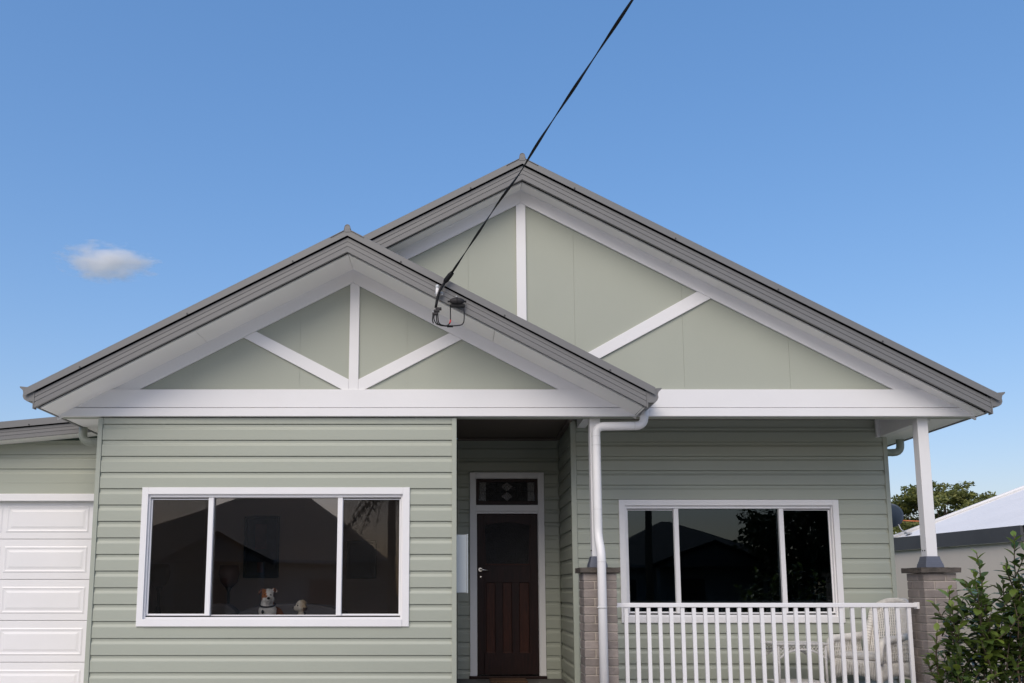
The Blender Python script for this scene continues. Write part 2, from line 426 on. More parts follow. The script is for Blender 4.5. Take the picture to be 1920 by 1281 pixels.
# walls: the wing (y=0), the verandah wall (y=1.12), the entry wall (y=2.4) and the returns
LW = (-3.21, -0.548, 1.32, 2.615); VW = (1.965, 4.402, 1.315, 2.605); DW = (0.25, 1.09, 0.5, 3.09)
w1 = wall_panel('wing_wall', -3.765, 0.0, 0.0125, 0.11, 0.25, 3.42, LW)
cladding(w1, -3.722, -0.042, 0.0, 0.25, 3.42, [(-3.268, -0.484, 1.252, 2.678)])
w2 = wall_panel('verandah_wall', 1.49, 5.075, 1.1325, 1.23, 0.3, 3.62, VW)
cladding(w2, 1.415, 5.035, 1.12, 0.5, 3.62, [(1.902, 4.462, 1.251, 2.665)])
w3 = wall_panel('entry_wall', -0.02, 1.485, 2.4125, 2.51, 0.3, 3.62, DW)
cladding(w3, 0.02, 1.352, 2.4, 0.5, 3.62, [(0.181, 1.156, 0.4, 3.158)])
w4 = wall_panel('return_wall', 1.3825, 1.4845, 1.135, 2.412, 0.3, 3.62)
cladding(w4, 1.165, 2.382, 1.37, 0.5, 3.62, axis='Y')
w5 = wall_panel('wing_side_wall', -0.11, -0.034, 0.11, 2.4, 0.25, 3.62)
cladding(w5, 0.055, 2.38, -0.021, 0.25, 3.62, axis='Y', flip=True)
wall_panel('side_wall', -3.765, -3.66, 0.11, 10.0, 0.25, 3.42)
wall_panel('side_wall', 4.97, 5.075, 1.23, 10.0, 0.25, 3.44)
wall_panel('rear_wall', -3.765, 5.075, 9.9, 10.0, 0.25, 3.44)
wall_panel('house_base', -3.72, 0.0, 0.03, 9.9, 0.0, 0.25, mat='concrete')
cb = lambda n, *a: MB().box(*a).build(n, 'sage', house, 0.003)
cb('corner_trim', -3.772, -3.724, -0.026, 0.05, 0.25, 3.42)
cb('corner_trim', -0.044, 0.006, -0.026, 0.05, 0.25, 3.42)
cb('corner_trim', 1.350, 1.412, 1.094, 1.16, 0.5, 3.61)
cb('corner_trim', 5.032, 5.082, 1.094, 1.16, 0.3, 3.44)
cb('corner_trim', 1.338, 1.349, 2.366, 2.38, 0.5, 3.61)
# porch slab, ceiling and its cornice
MB().box(-0.0, 5.12, -0.1, 2.399, 0.3, 0.5).build('porch_floor', 'porch', house, 0.01)
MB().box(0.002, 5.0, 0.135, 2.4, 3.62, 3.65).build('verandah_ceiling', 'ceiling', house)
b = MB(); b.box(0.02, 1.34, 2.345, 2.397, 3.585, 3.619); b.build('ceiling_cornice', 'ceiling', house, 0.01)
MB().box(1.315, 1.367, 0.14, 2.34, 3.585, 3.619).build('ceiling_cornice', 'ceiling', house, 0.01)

# ---- gables
XF, ZF, SFL, SFR = -1.11, 5.055, 0.525, 0.537      # front gable: soffit apex and slopes
XM, ZM, SML, SMR = 0.705, 5.96, 0.525, 0.53        # main gable
fl = lambda x: ZF - SFL * (XF - x); fr_ = lambda x: ZF - SFR * (x - XF)
ml = lambda x: ZM - SML * (XM - x); mr_ = lambda x: ZM - SMR * (x - XM)
ZB0, ZB1, ZB2 = 3.43, 3.519, 3.72
XL = XF - (ZF - ZB0) / SFL; XR = XM + (ZM - ZB0) / SMR; XFR = XF + (ZF - ZB0) / SFR
def clip_front(p, drop=0.0):                       # inside the front gable
    p = clip(p, -SFL, 1, ZF - SFL * XF - drop); return clip(p, SFR, 1, ZF + SFR * XF - drop)
def clip_main(p, drop=0.0):                        # inside the main gable, above the front roof
    p = clip(p, -SML, 1, ZM - SML * XM - drop); p = clip(p, SMR, 1, ZM + SMR * XM - drop)
    return clip(p, -SFR, -1, -(ZF + SFR * XF) - 0.004)
BIG = lambda x0, x1, z0=ZB2 - 0.02, z1=7: [(x0, z0), (x1, z0), (x1, z1), (x0, z1)]
gf = MB().prism(clip_front(BIG(-6, 6, ZB0, 7)), 0.004, 0.10).build('front_gable_wall', 'sage_panel', house)
gm = MB().prism(clip_main(BIG(-6, 6, ZB0, 7)), 0.004, 0.10).build('main_gable_wall', 'sage_panel', house)
jf = [-6, -2.812, -1.667, -0.52, 0.631, 6]; jm = [-6, 0.133, 1.275, 2.431, 3.557, 6]
for joints, cl, par in ((jf, clip_front, gf), (jm, clip_main, gm)):
    for i in range(len(joints) - 1):
        p = cl(BIG(joints[i] + 0.0011, joints[i + 1] - 0.0011))
        if len(p) > 2: MB().prism(p, 0.0, 0.0038).build('panel', 'sage_panel', par)
T = 0.152
def trim(name, poly, y0=-0.026, par=house):
    if len(poly) > 2: return MB().prism(poly, y0, -0.001).build(name, 'white', par, 0.003)
# rake trims
trim('rake_trim', clip_front([(XL - 1, fl(XL - 1)), (XF, ZF), (XF, ZF - T), (XL - 1, fl(XL - 1) - T)], 0.002) and
     clip([(XL - 1, fl(XL - 1) - 0.002), (XF, ZF - 0.002), (XF, ZF - T), (XL - 1, fl(XL - 1) - T)], 0, -1, -ZB2 - 0.001))
trim('rake_trim', clip([(XF, ZF - 0.002), (XFR + 1, fr_(XFR + 1) - 0.002), (XFR + 1, fr_(XFR + 1) - T), (XF, ZF - T)], 0, -1, -ZB2 - 0.001))
trim('rake_trim', clip([(XM, ZM - 0.002), (XR + 1, mr_(XR + 1) - 0.002), (XR + 1, mr_(XR + 1) - T), (XM, ZM - T)], 0, -1, -ZB2 - 0.001))
trim('rake_trim', clip([(XM, ZM - 0.002), (XF, ml(XF) - 0.002), (XF, ml(XF) - T), (XM, ZM - T)], -SFR, -1, -(ZF + SFR * XF) - 0.004))
# king posts and struts
kx = -1.088
trim('king_post', clip_front([(kx - 0.051, ZB2 + 0.001), (kx + 0.051, ZB2 + 0.001), (kx + 0.051, 6), (kx - 0.051, 6)], T + 0.001), -0.025)
trim('king_post', clip_main([(0.654, 3.9), (0.757, 3.9), (0.757, 7), (0.654, 7)], T + 0.001), -0.025)
def strut(p_in, p_out, q_in, q_out, cl):
    poly = cl([p_in, q_in, q_out, p_out], T + 0.001)
    return trim('gable_strut', poly, -0.024)
def extend(a, b, t): return (b[0] + (b[0] - a[0]) * t, b[1] + (b[1] - a[1]) * t)
base = lambda p, x: clip(clip(p, 0, -1, -ZB2 - 0.001), 1, 0, x)
di, do = (-1.133, 3.832), (-1.204, 3.722)
ti, to = (-2.134, 4.358), (-2.251, 4.282)
pl = clip(clip_front([extend(ti, di, .3), extend(di, ti, .3), extend(do, to, .3), extend(to, do, .3)], T + 0.001), 0, -1, -ZB2 - 0.001)
trim('gable_strut', clip(pl, 1, 0, kx - 0.052), -0.024)
mir = lambda p: (2 * kx - p[0], p[1])
pr = clip(clip_front([extend(mir(ti), mir(di), .3), extend(mir(di), mir(ti), .3), extend(mir(do), mir(to), .3), extend(mir(to), mir(do), .3)], T + 0.001), 0, -1, -ZB2 - 0.001)
trim('gable_strut', clip(pr, -1, 0, -(kx + 0.052)), -0.024)
mi0, mi1, mo0, mo1 = (1.422, 4.135), (2.596, 4.803), (1.534, 4.065), (2.725, 4.719)
trim('gable_strut', clip(clip_main([extend(mi1, mi0, .4), extend(mi0, mi1, .3), extend(mo0, mo1, .3), extend(mo1, mo0, .4)], T + 0.001), 0, -1, -ZB2 - 0.001), -0.024)
# the long white beam: upper board, lower board and the box behind
def inside_all(p, d=0.0):
    p = clip(p, -SFL, 1, ZF - SFL * XF - d); return clip(p, SMR, 1, ZM + SMR * XM - d)
MB().prism(inside_all([(-6, ZB1 + 0.007), (6, ZB1 + 0.007), (6, ZB2), (-6, ZB2)], 0.002), -0.05, -0.002).build('beam_upper_board', 'white', house, 0.003)
MB().prism(inside_all([(-6, ZB0), (6, ZB0), (6, ZB1), (-6, ZB1)], 0.002), -0.06, -0.002).build('beam_lower_board', 'white', house, 0.003)
MB().box(0.01, 5.0, 0.0, 0.13, ZB0 + 0.004, 3.62).build('verandah_beam', 'white', house, 0.004)
MB().box(4.992, 5.085, 0.131, 1.097, 3.412, 3.62).build('side_beam', 'white', house, 0.004)
MB().box(4.952, 4.991, 1.06, 1.105, 3.405, 3.62).build('side_beam_cover', 'white', house, 0.003)
MB().box(1.43, 1.53, 0.131, 1.10, 3.52, 3.62).build('side_beam', 'white', house, 0.004)

# ---- barges, cappings, rake soffits
BARGE = [(0.0, -0.012), (-0.030, -0.012), (-0.031, 0.040), (-0.026, 0.042), (-0.026, 0.047), (-0.031, 0.049), (-0.031, 0.089), (-0.026, 0.091), (-0.026, 0.096), (-0.031, 0.098), (-0.031, 0.138), (0.0, 0.138)]
CAP = [(-0.055, 0.150), (-0.058, 0.150), (-0.058, 0.224), (-0.050, 0.230), (0.25, 0.230), (0.25, 0.226), (-0.055, 0.222)]
def barge_run(x_apex, z_apex, x_end, slope, y, cap_end, ysof, name='barge_board'):
    sgn = 1 if x_end > x_apex else -1
    f = lambda x: z_apex - slope * abs(x - x_apex)
    MB().sweep_x([(p[0] + y + 0.031, p[1]) for p in BARGE], x_apex, x_end, f(x_apex), f(x_end)).build(name, 'grey', house)
    MB().sweep_x([(p[0] + y + 0.031, p[1]) for p in CAP], x_apex, cap_end, f(x_apex), f(cap_end)).build('barge_capping', 'grey', house)
    # dark strip painted in for the shade of the gap under the capping
    MB().sweep_x([(y + 0.045, 0.12), (y + 0.045, 0.222), (y + 0.06, 0.222), (y + 0.06, 0.12)], x_apex, x_end, f(x_apex), f(x_end)).build('barge_gap_shade', 'dark', house)
    MB().sweep_x([(y + 0.032, 0.006), (y + 0.032, 0.012), (y + 0.094, 0.012), (y + 0.094, 0.006)], x_apex, x_end, f(x_apex), f(x_end)).build('soffit_gap_shade', 'dark', house)  # black strip painted in for the shadow line behind the fascia
    # soffit sheets with butt joints
    L = abs(x_end - x_apex); n = max(1, round(L / 1.6))
    for i in range(n):
        a = x_apex + sgn * (L * i / n + 0.002); c = x_apex + sgn * (L * (i + 1) / n - 0.002)
        MB().sweep_x([(y + 0.095, -0.008), (y + 0.095, 0.011), (ysof, 0.011), (ysof, -0.006)], a, c, f(a), f(c)).build('soffit_sheet', 'soffit', house)
    MB().sweep_x([(-0.052, 0.001), (-0.030, -0.010), (-0.027, -0.030), (-0.002, -0.030), (-0.002, 0.001)], x_apex, x_end, f(x_apex), f(x_end)).build('soffit_bead', 'white', house)
    sc = _screw()
    k = 0.55
    while k < L - 0.2:
        x = x_apex + sgn * k; link('capping_screw', sc, house, (x, y - 0.029, f(x) + 0.163)); k += 1.05
_sm = []
def _screw():
    if not _sm: _sm.append(MB().tube([(0, 0.004, 0), (0, -0.005, 0)], 0.009, 6).mesh('capping_screw', 'screw'))
    return _sm[0]
YF, YM = -0.55, -0.30
barge_run(XF, ZF, -4.205, SFL, YF, -4.30, -0.002)
barge_run(XF, ZF, 1.90, SFR, YF, 1.985, -0.002)
barge_run(XM, ZM, 5.485, SMR, YM, 5.57, -0.002)
barge_run(XM, ZM, -0.98, SML, YM, -0.98, -0.002)
# barge end returns (boxed ends)
for xa, za, y, s_ in ((-4.207, fl(-4.207), YF, -1), (1.902, fr_(1.902), YF, 1), (5.487, mr_(5.487), YM, 1)):
    MB().box(min(xa, xa + s_ * 0.012), max(xa, xa + s_ * 0.012), y - 0.003, y + 0.06, za - 0.02, za + 0.138).build('barge_end', 'grey', house)

# ---- corrugated roof sheets
def roof_sheet(x0, z0, x1, z1, y0, y1, name='roof_sheet'):
    n = max(4, int((y1 - y0) / 0.019)); vs_, fs = [], []
    for i in range(n + 1):
        y = y0 + (y1 - y0) * i / n; dz = 0.009 * math.sin(2 * math.pi * (y - y0) / 0.076)
        vs_ += [(x0, y, z0 + dz), (x1, y, z1 + dz)]
    for i in range(n): fs.append((2 * i, 2 * i + 1, 2 * i + 3, 2 * i + 2))
    o = MB().add(vs_, fs, True).build(name, 'grey', house); return o
RT = 0.205
roof_sheet(XF, ZF + RT, -4.27, fl(-4.27) + RT, YF + 0.02, 3.0)
roof_sheet(XF, ZF + RT, 1.96, fr_(1.96) + RT, YF + 0.02, 0.0)
roof_sheet(XF, ZF + RT, 0.6, fr_(0.6) + RT, 0.0, 3.0)
roof_sheet(XM, ZM + RT, 5.55, mr_(5.55) + RT, YM + 0.02, 10.2)
roof_sheet(XM, ZM + RT, -1.10, ml(-1.10) + RT, YM + 0.02, 10.2)
roof_sheet(XF, ml(XF) + RT - 0.01, -4.27, ml(-4.27) + RT - 0.01, 3.0, 10.2)
def ridge_cap(x, z, y0, y1, sl_, sr):
    b = MB()
    prof = [(x - 0.17, z - 0.17 * sl_ + 0.004), (x - 0.035, z - 0.035 * sl_ + 0.006)]
    for k in range(9):
        t = math.pi * (1 - k / 8.0) ; prof.append((x + 0.030 * math.cos(t), z + 0.008 + 0.030 * math.sin(t) + 0.012))
    prof += [(x + 0.035, z - 0.035 * sr + 0.006), (x + 0.17, z - 0.17 * sr + 0.004)]
    prof += [(p[0], p[1] - 0.006) for p in prof[::-1]]
    b.sweep_y(prof, y0, y1)
    b.tube([(x, y0 + 0.003, z + 0.018), (x, y0 + 0.02, z + 0.018)], 0.0285, 16)
    b.prism([(x - .03, z - .03), (x + .03, z - .03), (x + .03, z + .018), (x - .03, z + .018)], y0 + .004, y0 + .02)
    return b.build('ridge_cap', 'grey', house)
ridge_cap(XF, ZF + 0.216, YF - 0.035, 2.5, SFL, SFR)
ridge_cap(XM, ZM + 0.216, YM - 0.035, 10.2, SML, SMR)

# ---- eaves: fascia, gutter, flat soffit
GUT = [(0, 0.0), (0.075, 0.0), (0.105, 0.02), (0.118, 0.05), (0.114, 0.085), (0.122, 0.112), (0.150, 0.135), (0.154, 0.150), (0.147, 0.150), (0.143, 0.139), (0.113, 0.115), (0.108, 0.086), (0.111, 0.052), (0.10, 0.026), (0.073, 0.006), (0.006, 0.006), (0.006, 0.13), (0, 0.13)]
def eave(xe, side, y0, y1, zf, zb, xw):
    """xe = fascia outer face, side = -1 left / +1 right; zb = soffit underside, xw = wall face"""
    MB().box(min(xe - side * 0.02, xe), max(xe - side * 0.02, xe), y0, y1, zb - 0.012, zf).build('eave_fascia', 'grey', house, 0.002)
    g = [(xe + side * (0.002 + p[0]), zf - 0.115 + p[1]) for p in GUT]
    MB().sweep_y(g, y0 - 0.03, y1).build('gutter', 'grey', house)
    e = [(xe + side * (0.002 + p[0]), zf - 0.115 + p[1]) for p in GUT[:9]] + [(xe + side * 0.002, zf + 0.02)]
    MB().sweep_y(e, y0 - 0.034, y0 - 0.030).build('gutter_stop_end', 'grey', house)
    if xw is not None:
        MB().box(min(xe - side * 0.021, xw), max(xe - side * 0.021, xw), -0.001, y1, zb, zb + 0.008).build('eave_soffit', 'soffit', house)
eave(-4.205, -1, YF + 0.035, 10.1, 3.60, 3.436, -3.772)
eave(1.90, 1, YF + 0.035, -0.06, 3.585, 3.452, None)
eave(5.487, 1, YM + 0.035, 10.1, 3.60, 3.436, 5.088)

# ---- windows
def sliding_window(name, y, out, op, g1, g2, g3, zs, zm, gl, screens, label):
    """out = architrave outside, op = frame opening, g1..g3 = pane spans, zs / zm = side and centre pane heights"""
    a, c, d, e = out; p, q, r, t = op
    f = MB()                                              # frame in the opening
    fx0, fx1 = g1[0] - 0.018, g3[1] + 0.018
    f.box(p, fx0, y + 0.0, y + 0.09, r, t).box(fx1, q, y + 0.0, y + 0.09, r, t)
    f.box(fx0, fx1, y + 0.0, y + 0.09, zm[1] + 0.006, t).box(fx0, fx1, y + 0.004, y + 0.09, r, r + 0.024)
    win = f.build(name, 'white_alu', house, 0.003)
    win['label'] = label
    wd = (p - a) + 0.006
    for nm, bx in (('architrave', (a, p + .006, d, e)), ('architrave', (q - .006, c, d, e)), ('architrave', (p + .006, q - .006, t - .006, e)), ('sill', (p + .006, q - .006, d, r + .004))):
        MB().box(bx[0], bx[1], y - 0.032 - (0.006 if nm == 'sill' else 0), y - 0.0005, bx[2], bx[3]).build(nm, 'white', win, 0.003)
    MB().box(fx0, fx1, y + 0.03, y + 0.075, r + 0.024, r + 0.034).build('track', 'dark', win)
    rb = r + 0.034
    def sash(x0, x1, z0, z1, w, yy, nm):
        s_ = MB().box(x0 - w, x0, yy, yy + .03, z0 - w, z1 + w * .5).box(x1, x1 + w, yy, yy + .03, z0 - w, z1 + w * .5)
        s_.box(x0, x1, yy, yy + .03, z0 - w, z0).box(x0, x1, yy, yy + .03, z1, z1 + w * .5)
        s_.build(nm, 'white_alu', win, 0.002)
        MB().box(x0 - .004, x1 + .004, yy + .012, yy + .018, z0 - .004, z1 + .004).build('pane', gl, win)
    def bars(x0, x1):
        MB().box(x0, x1, y + 0.006, y + 0.05, rb + 0.004, zm[1] + 0.004).build('mullion', 'white_alu', win, 0.003)
    sash(g1[0], g1[1], zs[0], zs[1], 0.018, y + 0.032, 'sash')
    sash(g3[0], g3[1], zs[0], zs[1], 0.018, y + 0.032, 'sash')
    MB().box(g2[0] - .01, g2[1] + .01, y + 0.055, y + 0.061, zm[0] - .012, zm[1] + .008).build('pane', gl, win)
    MB().box(g2[0] + .002, g2[1] - .002, y + 0.045, y + 0.075, zm[0] - .026, zm[0]).build('bottom_rail', 'white_alu', win, 0.002)
    bars(g1[1] + .003, g2[0]); bars(g2[1], g3[0] - .003)
    if screens:
        for g in (g1, g3):
            MB().box(g[0] - .002, g[1] + .002, y + 0.036, y + 0.0365, zs[0] - .002, zs[1] + .002).build('insect_screen', 'screen', win)
    return win
sliding_window('sliding_window', 0.0, (-3.27, -0.482, 1.25, 2.68), LW, (-3.173, -2.587), (-2.531, -1.234), (-1.179, -0.592), (1.377, 2.557), (1.366, 2.573), 'gl_left', True, 'white three pane window of the wing with two dogs behind it')
sliding_window('sliding_window', 1.12, (1.90, 4.464, 1.249, 2.667), VW, (2.012, 2.543), (2.600, 3.774), (3.831, 4.361), (1.375, 2.547), (1.366, 2.560), 'gl_right', False, 'white three pane window behind the verandah railing')

# ---- rooms behind the windows
def room(x0, x1, y0, y1, z0, z1, wm, fm):
    MB().box(x0, x1, y1, y1 + .05, z0, z1).build('room_wall', wm, house)
    MB().box(x0 - .05, x0, y0, y1, z0, z1).build('room_wall', wm, house)
    MB().box(x1, x1 + .05, y0, y1, z0, z1).build('room_wall', wm, house)
    MB().box(x0, x1, y0, y1, z0 - .05, z0).build('room_floor', fm, house)
    MB().box(x0, x1, y0, y1, z1, z1 + .05).build('room_ceiling', wm, house)
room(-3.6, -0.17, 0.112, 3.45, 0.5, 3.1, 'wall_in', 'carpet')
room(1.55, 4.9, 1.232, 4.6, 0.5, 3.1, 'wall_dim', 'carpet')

# ---- front door
door = MB().box(0.274, 1.069, 2.45, 2.49, 0.548, 2.616).build('front_door', 'wood', house)
door['label'] = 'dark stained timber front door with arched obscure glass'
def arch(x0, x1, z0, z1, rise, n=8):
    pts = [(x0, z0), (x1, z0)]
    for i in range(n + 1):
        u = 1 - 2.0 * i / n; pts.append(((x0 + x1) / 2 + u * (x1 - x0) / 2, z1 - rise * u * u))
    return pts
sb = MB(); Y0, Y1 = 2.425, 2.4495                          # stiles and rails stand proud of the panels
sb.box(0.274, 0.366, Y0, Y1, 0.548, 2.616).box(0.977, 1.069, Y0, Y1, 0.548, 2.616)
sb.box(0.366, 0.977, Y0, Y1, 0.548, 0.815).box(0.366, 0.977, Y0, Y1, 1.725, 1.955)
for x0, x1 in ((0.366, 0.392), (0.510, 0.608), (0.725, 0.823), (0.950, 0.977)): sb.box(x0, x1, Y0, Y1, 0.815, 1.725)
sb.build('door_stiles', 'wood', door, 0.004)
top = [(0.366, 2.616), (0.366, 2.43)]
for i in range(9):
    u = -1 + 2.0 * i / 8; top.append((0.6715 + u * 0.29, 2.505 - 0.045 * u * u))
top += [(0.977, 2.43), (0.977, 2.616)]
for i in range(len(top) - 1): pass
tb = MB()
for i in range(8):
    u0, u1 = -1 + 0.25 * i, -0.75 + 0.25 * i
    tb.prism([(0.6715 + u0 * 0.3055, 2.616), (0.6715 + u1 * 0.3055, 2.616), (0.6715 + u1 * 0.3055, 2.505 - 0.045 * u1 * u1), (0.6715 + u0 * 0.3055, 2.505 - 0.045 * u0 * u0)], Y0, Y1)
tb.build('door_top_rail', 'wood', door)
for s_ in (-1, 1):                                          # tapered beads beside the glass
    MB().prism([(0.6715 + s_ * 0.3055, 1.955), (0.6715 + s_ * 0.272, 1.955), (0.6715 + s_ * 0.296, 2.465), (0.6715 + s_ * 0.3055, 2.465)], Y0, Y1 - 0.001).build('glazing_bead', 'wood', door)
MB().prism(arch(0.372, 0.971, 1.957, 2.503, 0.042), 2.437, 2.4485).build('door_glass', 'lead_glass', door)
MB().box(0.385, 0.96, 2.418, 2.4245, 1.945, 1.965).build('glazing_bead', 'wood2', door, 0.003)
for x0, x1 in ((0.395, 0.507), (0.611, 0.722), (0.826, 0.947)):
    MB().box(x0, x1, 2.441, 2.4495, 0.82, 1.72).build('door_panel', 'wood2', door, 0.003)
    MB().box(x0 - .003, x1 + .003, 2.428, 2.4405, 0.815, 0.833).build('panel_moulding', 'wood2', door, 0.004)
h = MB().tube([(0.319, 2.425, 1.888), (0.319, 2.412, 1.888)], 0.027, 20)
hd = h.build('door_handle', 'chrome', door, 0.002)
MB().tube([(0.319, 2.4115, 1.888), (0.319, 2.375, 1.888), (0.326, 2.368, 1.888), (0.42, 2.366, 1.876)], [0.010, 0.010, 0.009, 0.006], 10).build('handle_lever', 'chrome', door)
MB().tube([(0.322, 2.425, 1.795), (0.322, 2.418, 1.795)], 0.010, 12).build('lock', 'chrome', door)
fr = MB()
fr.box(0.181, 0.262, 2.352, 2.399, 0.536, 3.158).box(1.076, 1.156, 2.352, 2.399, 0.536, 3.158)
fr.box(0.262, 1.076, 2.352, 2.399, 3.078, 3.158).box(0.262, 1.076, 2.352, 2.399, 2.645, 2.728)
df = fr.build('door_frame', 'white', house, 0.004)
ji = MB().box(0.2625, 0.273, 2.372, 2.46, 0.536, 2.644).box(1.070, 1.0755, 2.372, 2.46, 0.536, 2.644).box(0.2735, 1.0695, 2.372, 2.46, 2.618, 2.644)
ji.build('door_jamb', 'white', df)
MB().box(0.17, 1.165, 2.34, 2.47, 0.501, 0.535).build('door_sill', 'wood', df, 0.004)
tr_ = MB().box(0.263, 0.305, 2.385, 2.43, 2.73, 3.077).box(1.033, 1.075, 2.385, 2.43, 2.73, 3.077).box(0.305, 1.033, 2.385, 2.43, 2.73, 2.785).box(0.305, 1.033, 2.385, 2.43, 3.035, 3.077)
tw = tr_.build('transom_window', 'wood', house, 0.003)
xs = [0.306, 0.40, 0.54, 0.80, 0.94, 1.032]
for i in range(5):
    for z0, z1 in ((2.786, 2.905), (2.911, 3.034)):
        if i == 2:                                          # the middle light is a diamond set in four corners
            xa, xb, zm_ = xs[2] + .003, xs[3] - .003, (z0 + z1) / 2; xm = (xa + xb) / 2
            dm_ = [(xm, z0), (xb - .05, zm_), (xm, z1), (xa + .05, zm_)]
            MB().prism(dm_, 2.404, 2.411).build('leadlight_pane', 'lead_red', tw)
            for sx, xe in ((-1, xa), (1, xb)):
                px_ = xa + .044 if sx < 0 else xb - .044
                MB().prism([(xe, z0), (xm + sx * .008, z0), (px_, zm_), (xm + sx * .008, z1), (xe, z1)], 2.405, 2.412).build('leadlight_pane', 'lead_glass', tw)
        else:
            MB().box(xs[i] + .003, xs[i + 1] - .003, 2.405, 2.412, z0, z1).build('leadlight_pane', 'lead_pale' if i in (0, 4) else 'lead_glass', tw)
MB().box(0.306, 1.032, 2.413, 2.42, 2.786, 3.034).build('leading', 'dark', tw)

# ---- meter box on the wing's side wall
mb = MB().box(-0.001, 0.112, 0.25, 0.75, 1.592, 2.205).build('meter_box', 'meter', house, 0.004)
MB().box(0.1125, 0.128, 0.243, 0.757, 1.586, 2.211).build('meter_box_door', 'meter', mb, 0.004)

# ---- brick piers, caps, posts
BR = [MB().box(-0.115, 0.115, -0.055, 0.055, 0, 0.076).mesh('brick', 'brick')]
bm_ = bmesh.new(); bm_.from_mesh(BR[0]); bmesh.ops.bevel(bm_, geom=bm_.edges[:], offset=0.004, segments=1, affect='EDGES'); bm_.to_mesh(BR[0]); bm_.free()
rb_ = random.Random(3)
def pier(cx, cy):
    S = 0.34 / 0.35
    core = MB().box(cx - 0.163, cx + 0.163, cy - 0.163, cy + 0.163, 0.0, 1.79).build('brick_pier', 'mortar', house)
    n = 0; zt = 1.795 - 0.080
    while zt > 0.0:
        lay = [(-0.06, -0.12, 0), (0.12, -0.06, 1), (0.06, 0.12, 0), (-0.12, 0.06, 1)]
        for (dx, dy, r) in lay:
            if n % 2: dx = -dx
            o = link('brick', BR[0], core, (cx + dx * S + rb_.uniform(-.001, .001), cy + dy * S + rb_.uniform(-.0015, .0015), zt + rb_.uniform(-.001, .001)), (0, 0, (R(90) if r else 0) + rb_.uniform(-.006, .006)))
            o.scale = (S, S, 1)
        n += 1; zt -= 0.086
    # cap slab with chipped edges
    bm = bmesh.new(); bmesh.ops.create_cube(bm, size=1)
    bmesh.ops.scale(bm, vec=(0.41, 0.41, 0.052), verts=bm.verts)
    bmesh.ops.subdivide_edges(bm, edges=bm.edges[:], cuts=11, use_grid_fill=True)
    for v in bm.verts:
        q = noise.noise_vector(Vector((v.co.x * 14 + cx * 7, v.co.y * 14, v.co.z * 20)))
        k = 0.006 if max(abs(v.co.x), abs(v.co.y)) > 0.2 else 0.002
        v.co += Vector((q.x * k, q.y * k, q.z * 0.003))
    me = bpy.data.meshes.new('pier_cap'); bm.to_mesh(me); bm.free(); me.materials.append(M['capstone'])
    link('pier_cap', me, core, (cx, cy, 1.8225))
    # timber post and its stepped collar
    w = 0.056
    post = MB().box(cx - w, cx + w, cy - w, cy + w, 1.85, 3.4335).build('verandah_post', 'white', house, 0.004)
    st = MB()
    for (r0, r1, z0, z1) in ((0.090, 0.096, 1.852, 1.892), (0.081, 0.087, 1.892, 1.918), (0.068, 0.079, 1.918, 1.968)):
        st.add([(cx - r1, cy - r1, z0), (cx + r1, cy - r1, z0), (cx + r1, cy + r1, z0), (cx - r1, cy + r1, z0), (cx - r0, cy - r0, z1), (cx + r0, cy - r0, z1), (cx + r0, cy + r0, z1), (cx - r0, cy + r0, z1)],
               [(0, 3, 2, 1), (4, 5, 6, 7), (0, 1, 5, 4), (1, 2, 6, 5), (2, 3, 7, 6), (3, 0, 4, 7)])
    st.build('post_collar', 'collar', post, 0.002)
    for dy in (-0.022, 0.022):
        MB().tube([(cx - w + .002, cy + dy, 2.03), (cx - w - .006, cy + dy, 2.03)], 0.007, 6).build('bolt', 'screw', post)
pier(1.478, 0.12); pier(4.965, 0.12)

# ---- verandah railing
rail = MB().box(1.655, 4.79, 0.075, 0.125, 1.441, 1.487).build('railing', 'white_alu', house, 0.006)
MB().box(1.66, 4.785, 0.082, 0.118, 0.585, 0.62).build('bottom_rail', 'white_alu', rail, 0.004)
bal = MB().box(-0.019, 0.019, -0.013, 0.013, 0.621, 1.44).mesh('baluster', 'white_alu')
for i in range(26): link('baluster', bal, rail, (1.762 + i * (4.695 - 1.762) / 25, 0.1, 0))
for x in (1.652, 4.783): MB().box(x - .012, x + .012, 0.06, 0.14, 1.425, 1.495).build('rail_bracket', 'white_alu', rail, 0.004)

# ---- downpipes
def bend(pts, r, n=5):
    """round the corners of a polyline"""
    pts = [Vector(p) for p in pts]; out = [pts[0]]
    for i in range(1, len(pts) - 1):
        a = (pts[i - 1] - pts[i]); c = (pts[i + 1] - pts[i])
        d = min(r, a.length * .49, c.length * .49); a.normalize(); c.normalize()
        p0, p1 = pts[i] + a * d, pts[i] + c * d
        for k in range(n + 1):
            t = k / n; out.append((1 - t) ** 2 * p0 + 2 * t * (1 - t) * pts[i] + t * t * p1)
    out.append(pts[-1]); return out
yp = -0.03
dp = MB().tube(bend([(1.969, -0.12, 3.50), (1.969, -0.07, 3.325), (1.471, yp, 3.325), (1.471, yp, 2.18), (1.481, -0.145, 1.99), (1.481, -0.145, 0.02)], 0.085), 0.045, 20)
dpo = dp.build('downpipe', 'pvc', house)
for p0, p1, r in (((1.87, -0.065, 3.325), (1.868, -0.065, 3.325), .0465), ((1.471, yp, 3.22), (1.471, yp, 3.217), .047), ((1.471, yp, 3.125), (1.471, yp, 3.122), .047), ((1.471, yp, 2.45), (1.471, yp, 2.448), .0465), ((1.481, -0.145, 1.905), (1.481, -0.145, 1.902), .047), ((1.481, -0.145, 1.45), (1.481, -0.145, 1.435), .048)):
    MB().tube([p0, p1], r, 20).build('pipe_joint', 'joint', dpo)
MB().ball((1.434, -0.155, 1.445), 0.010).build('pipe_clip', 'chrome', dpo)
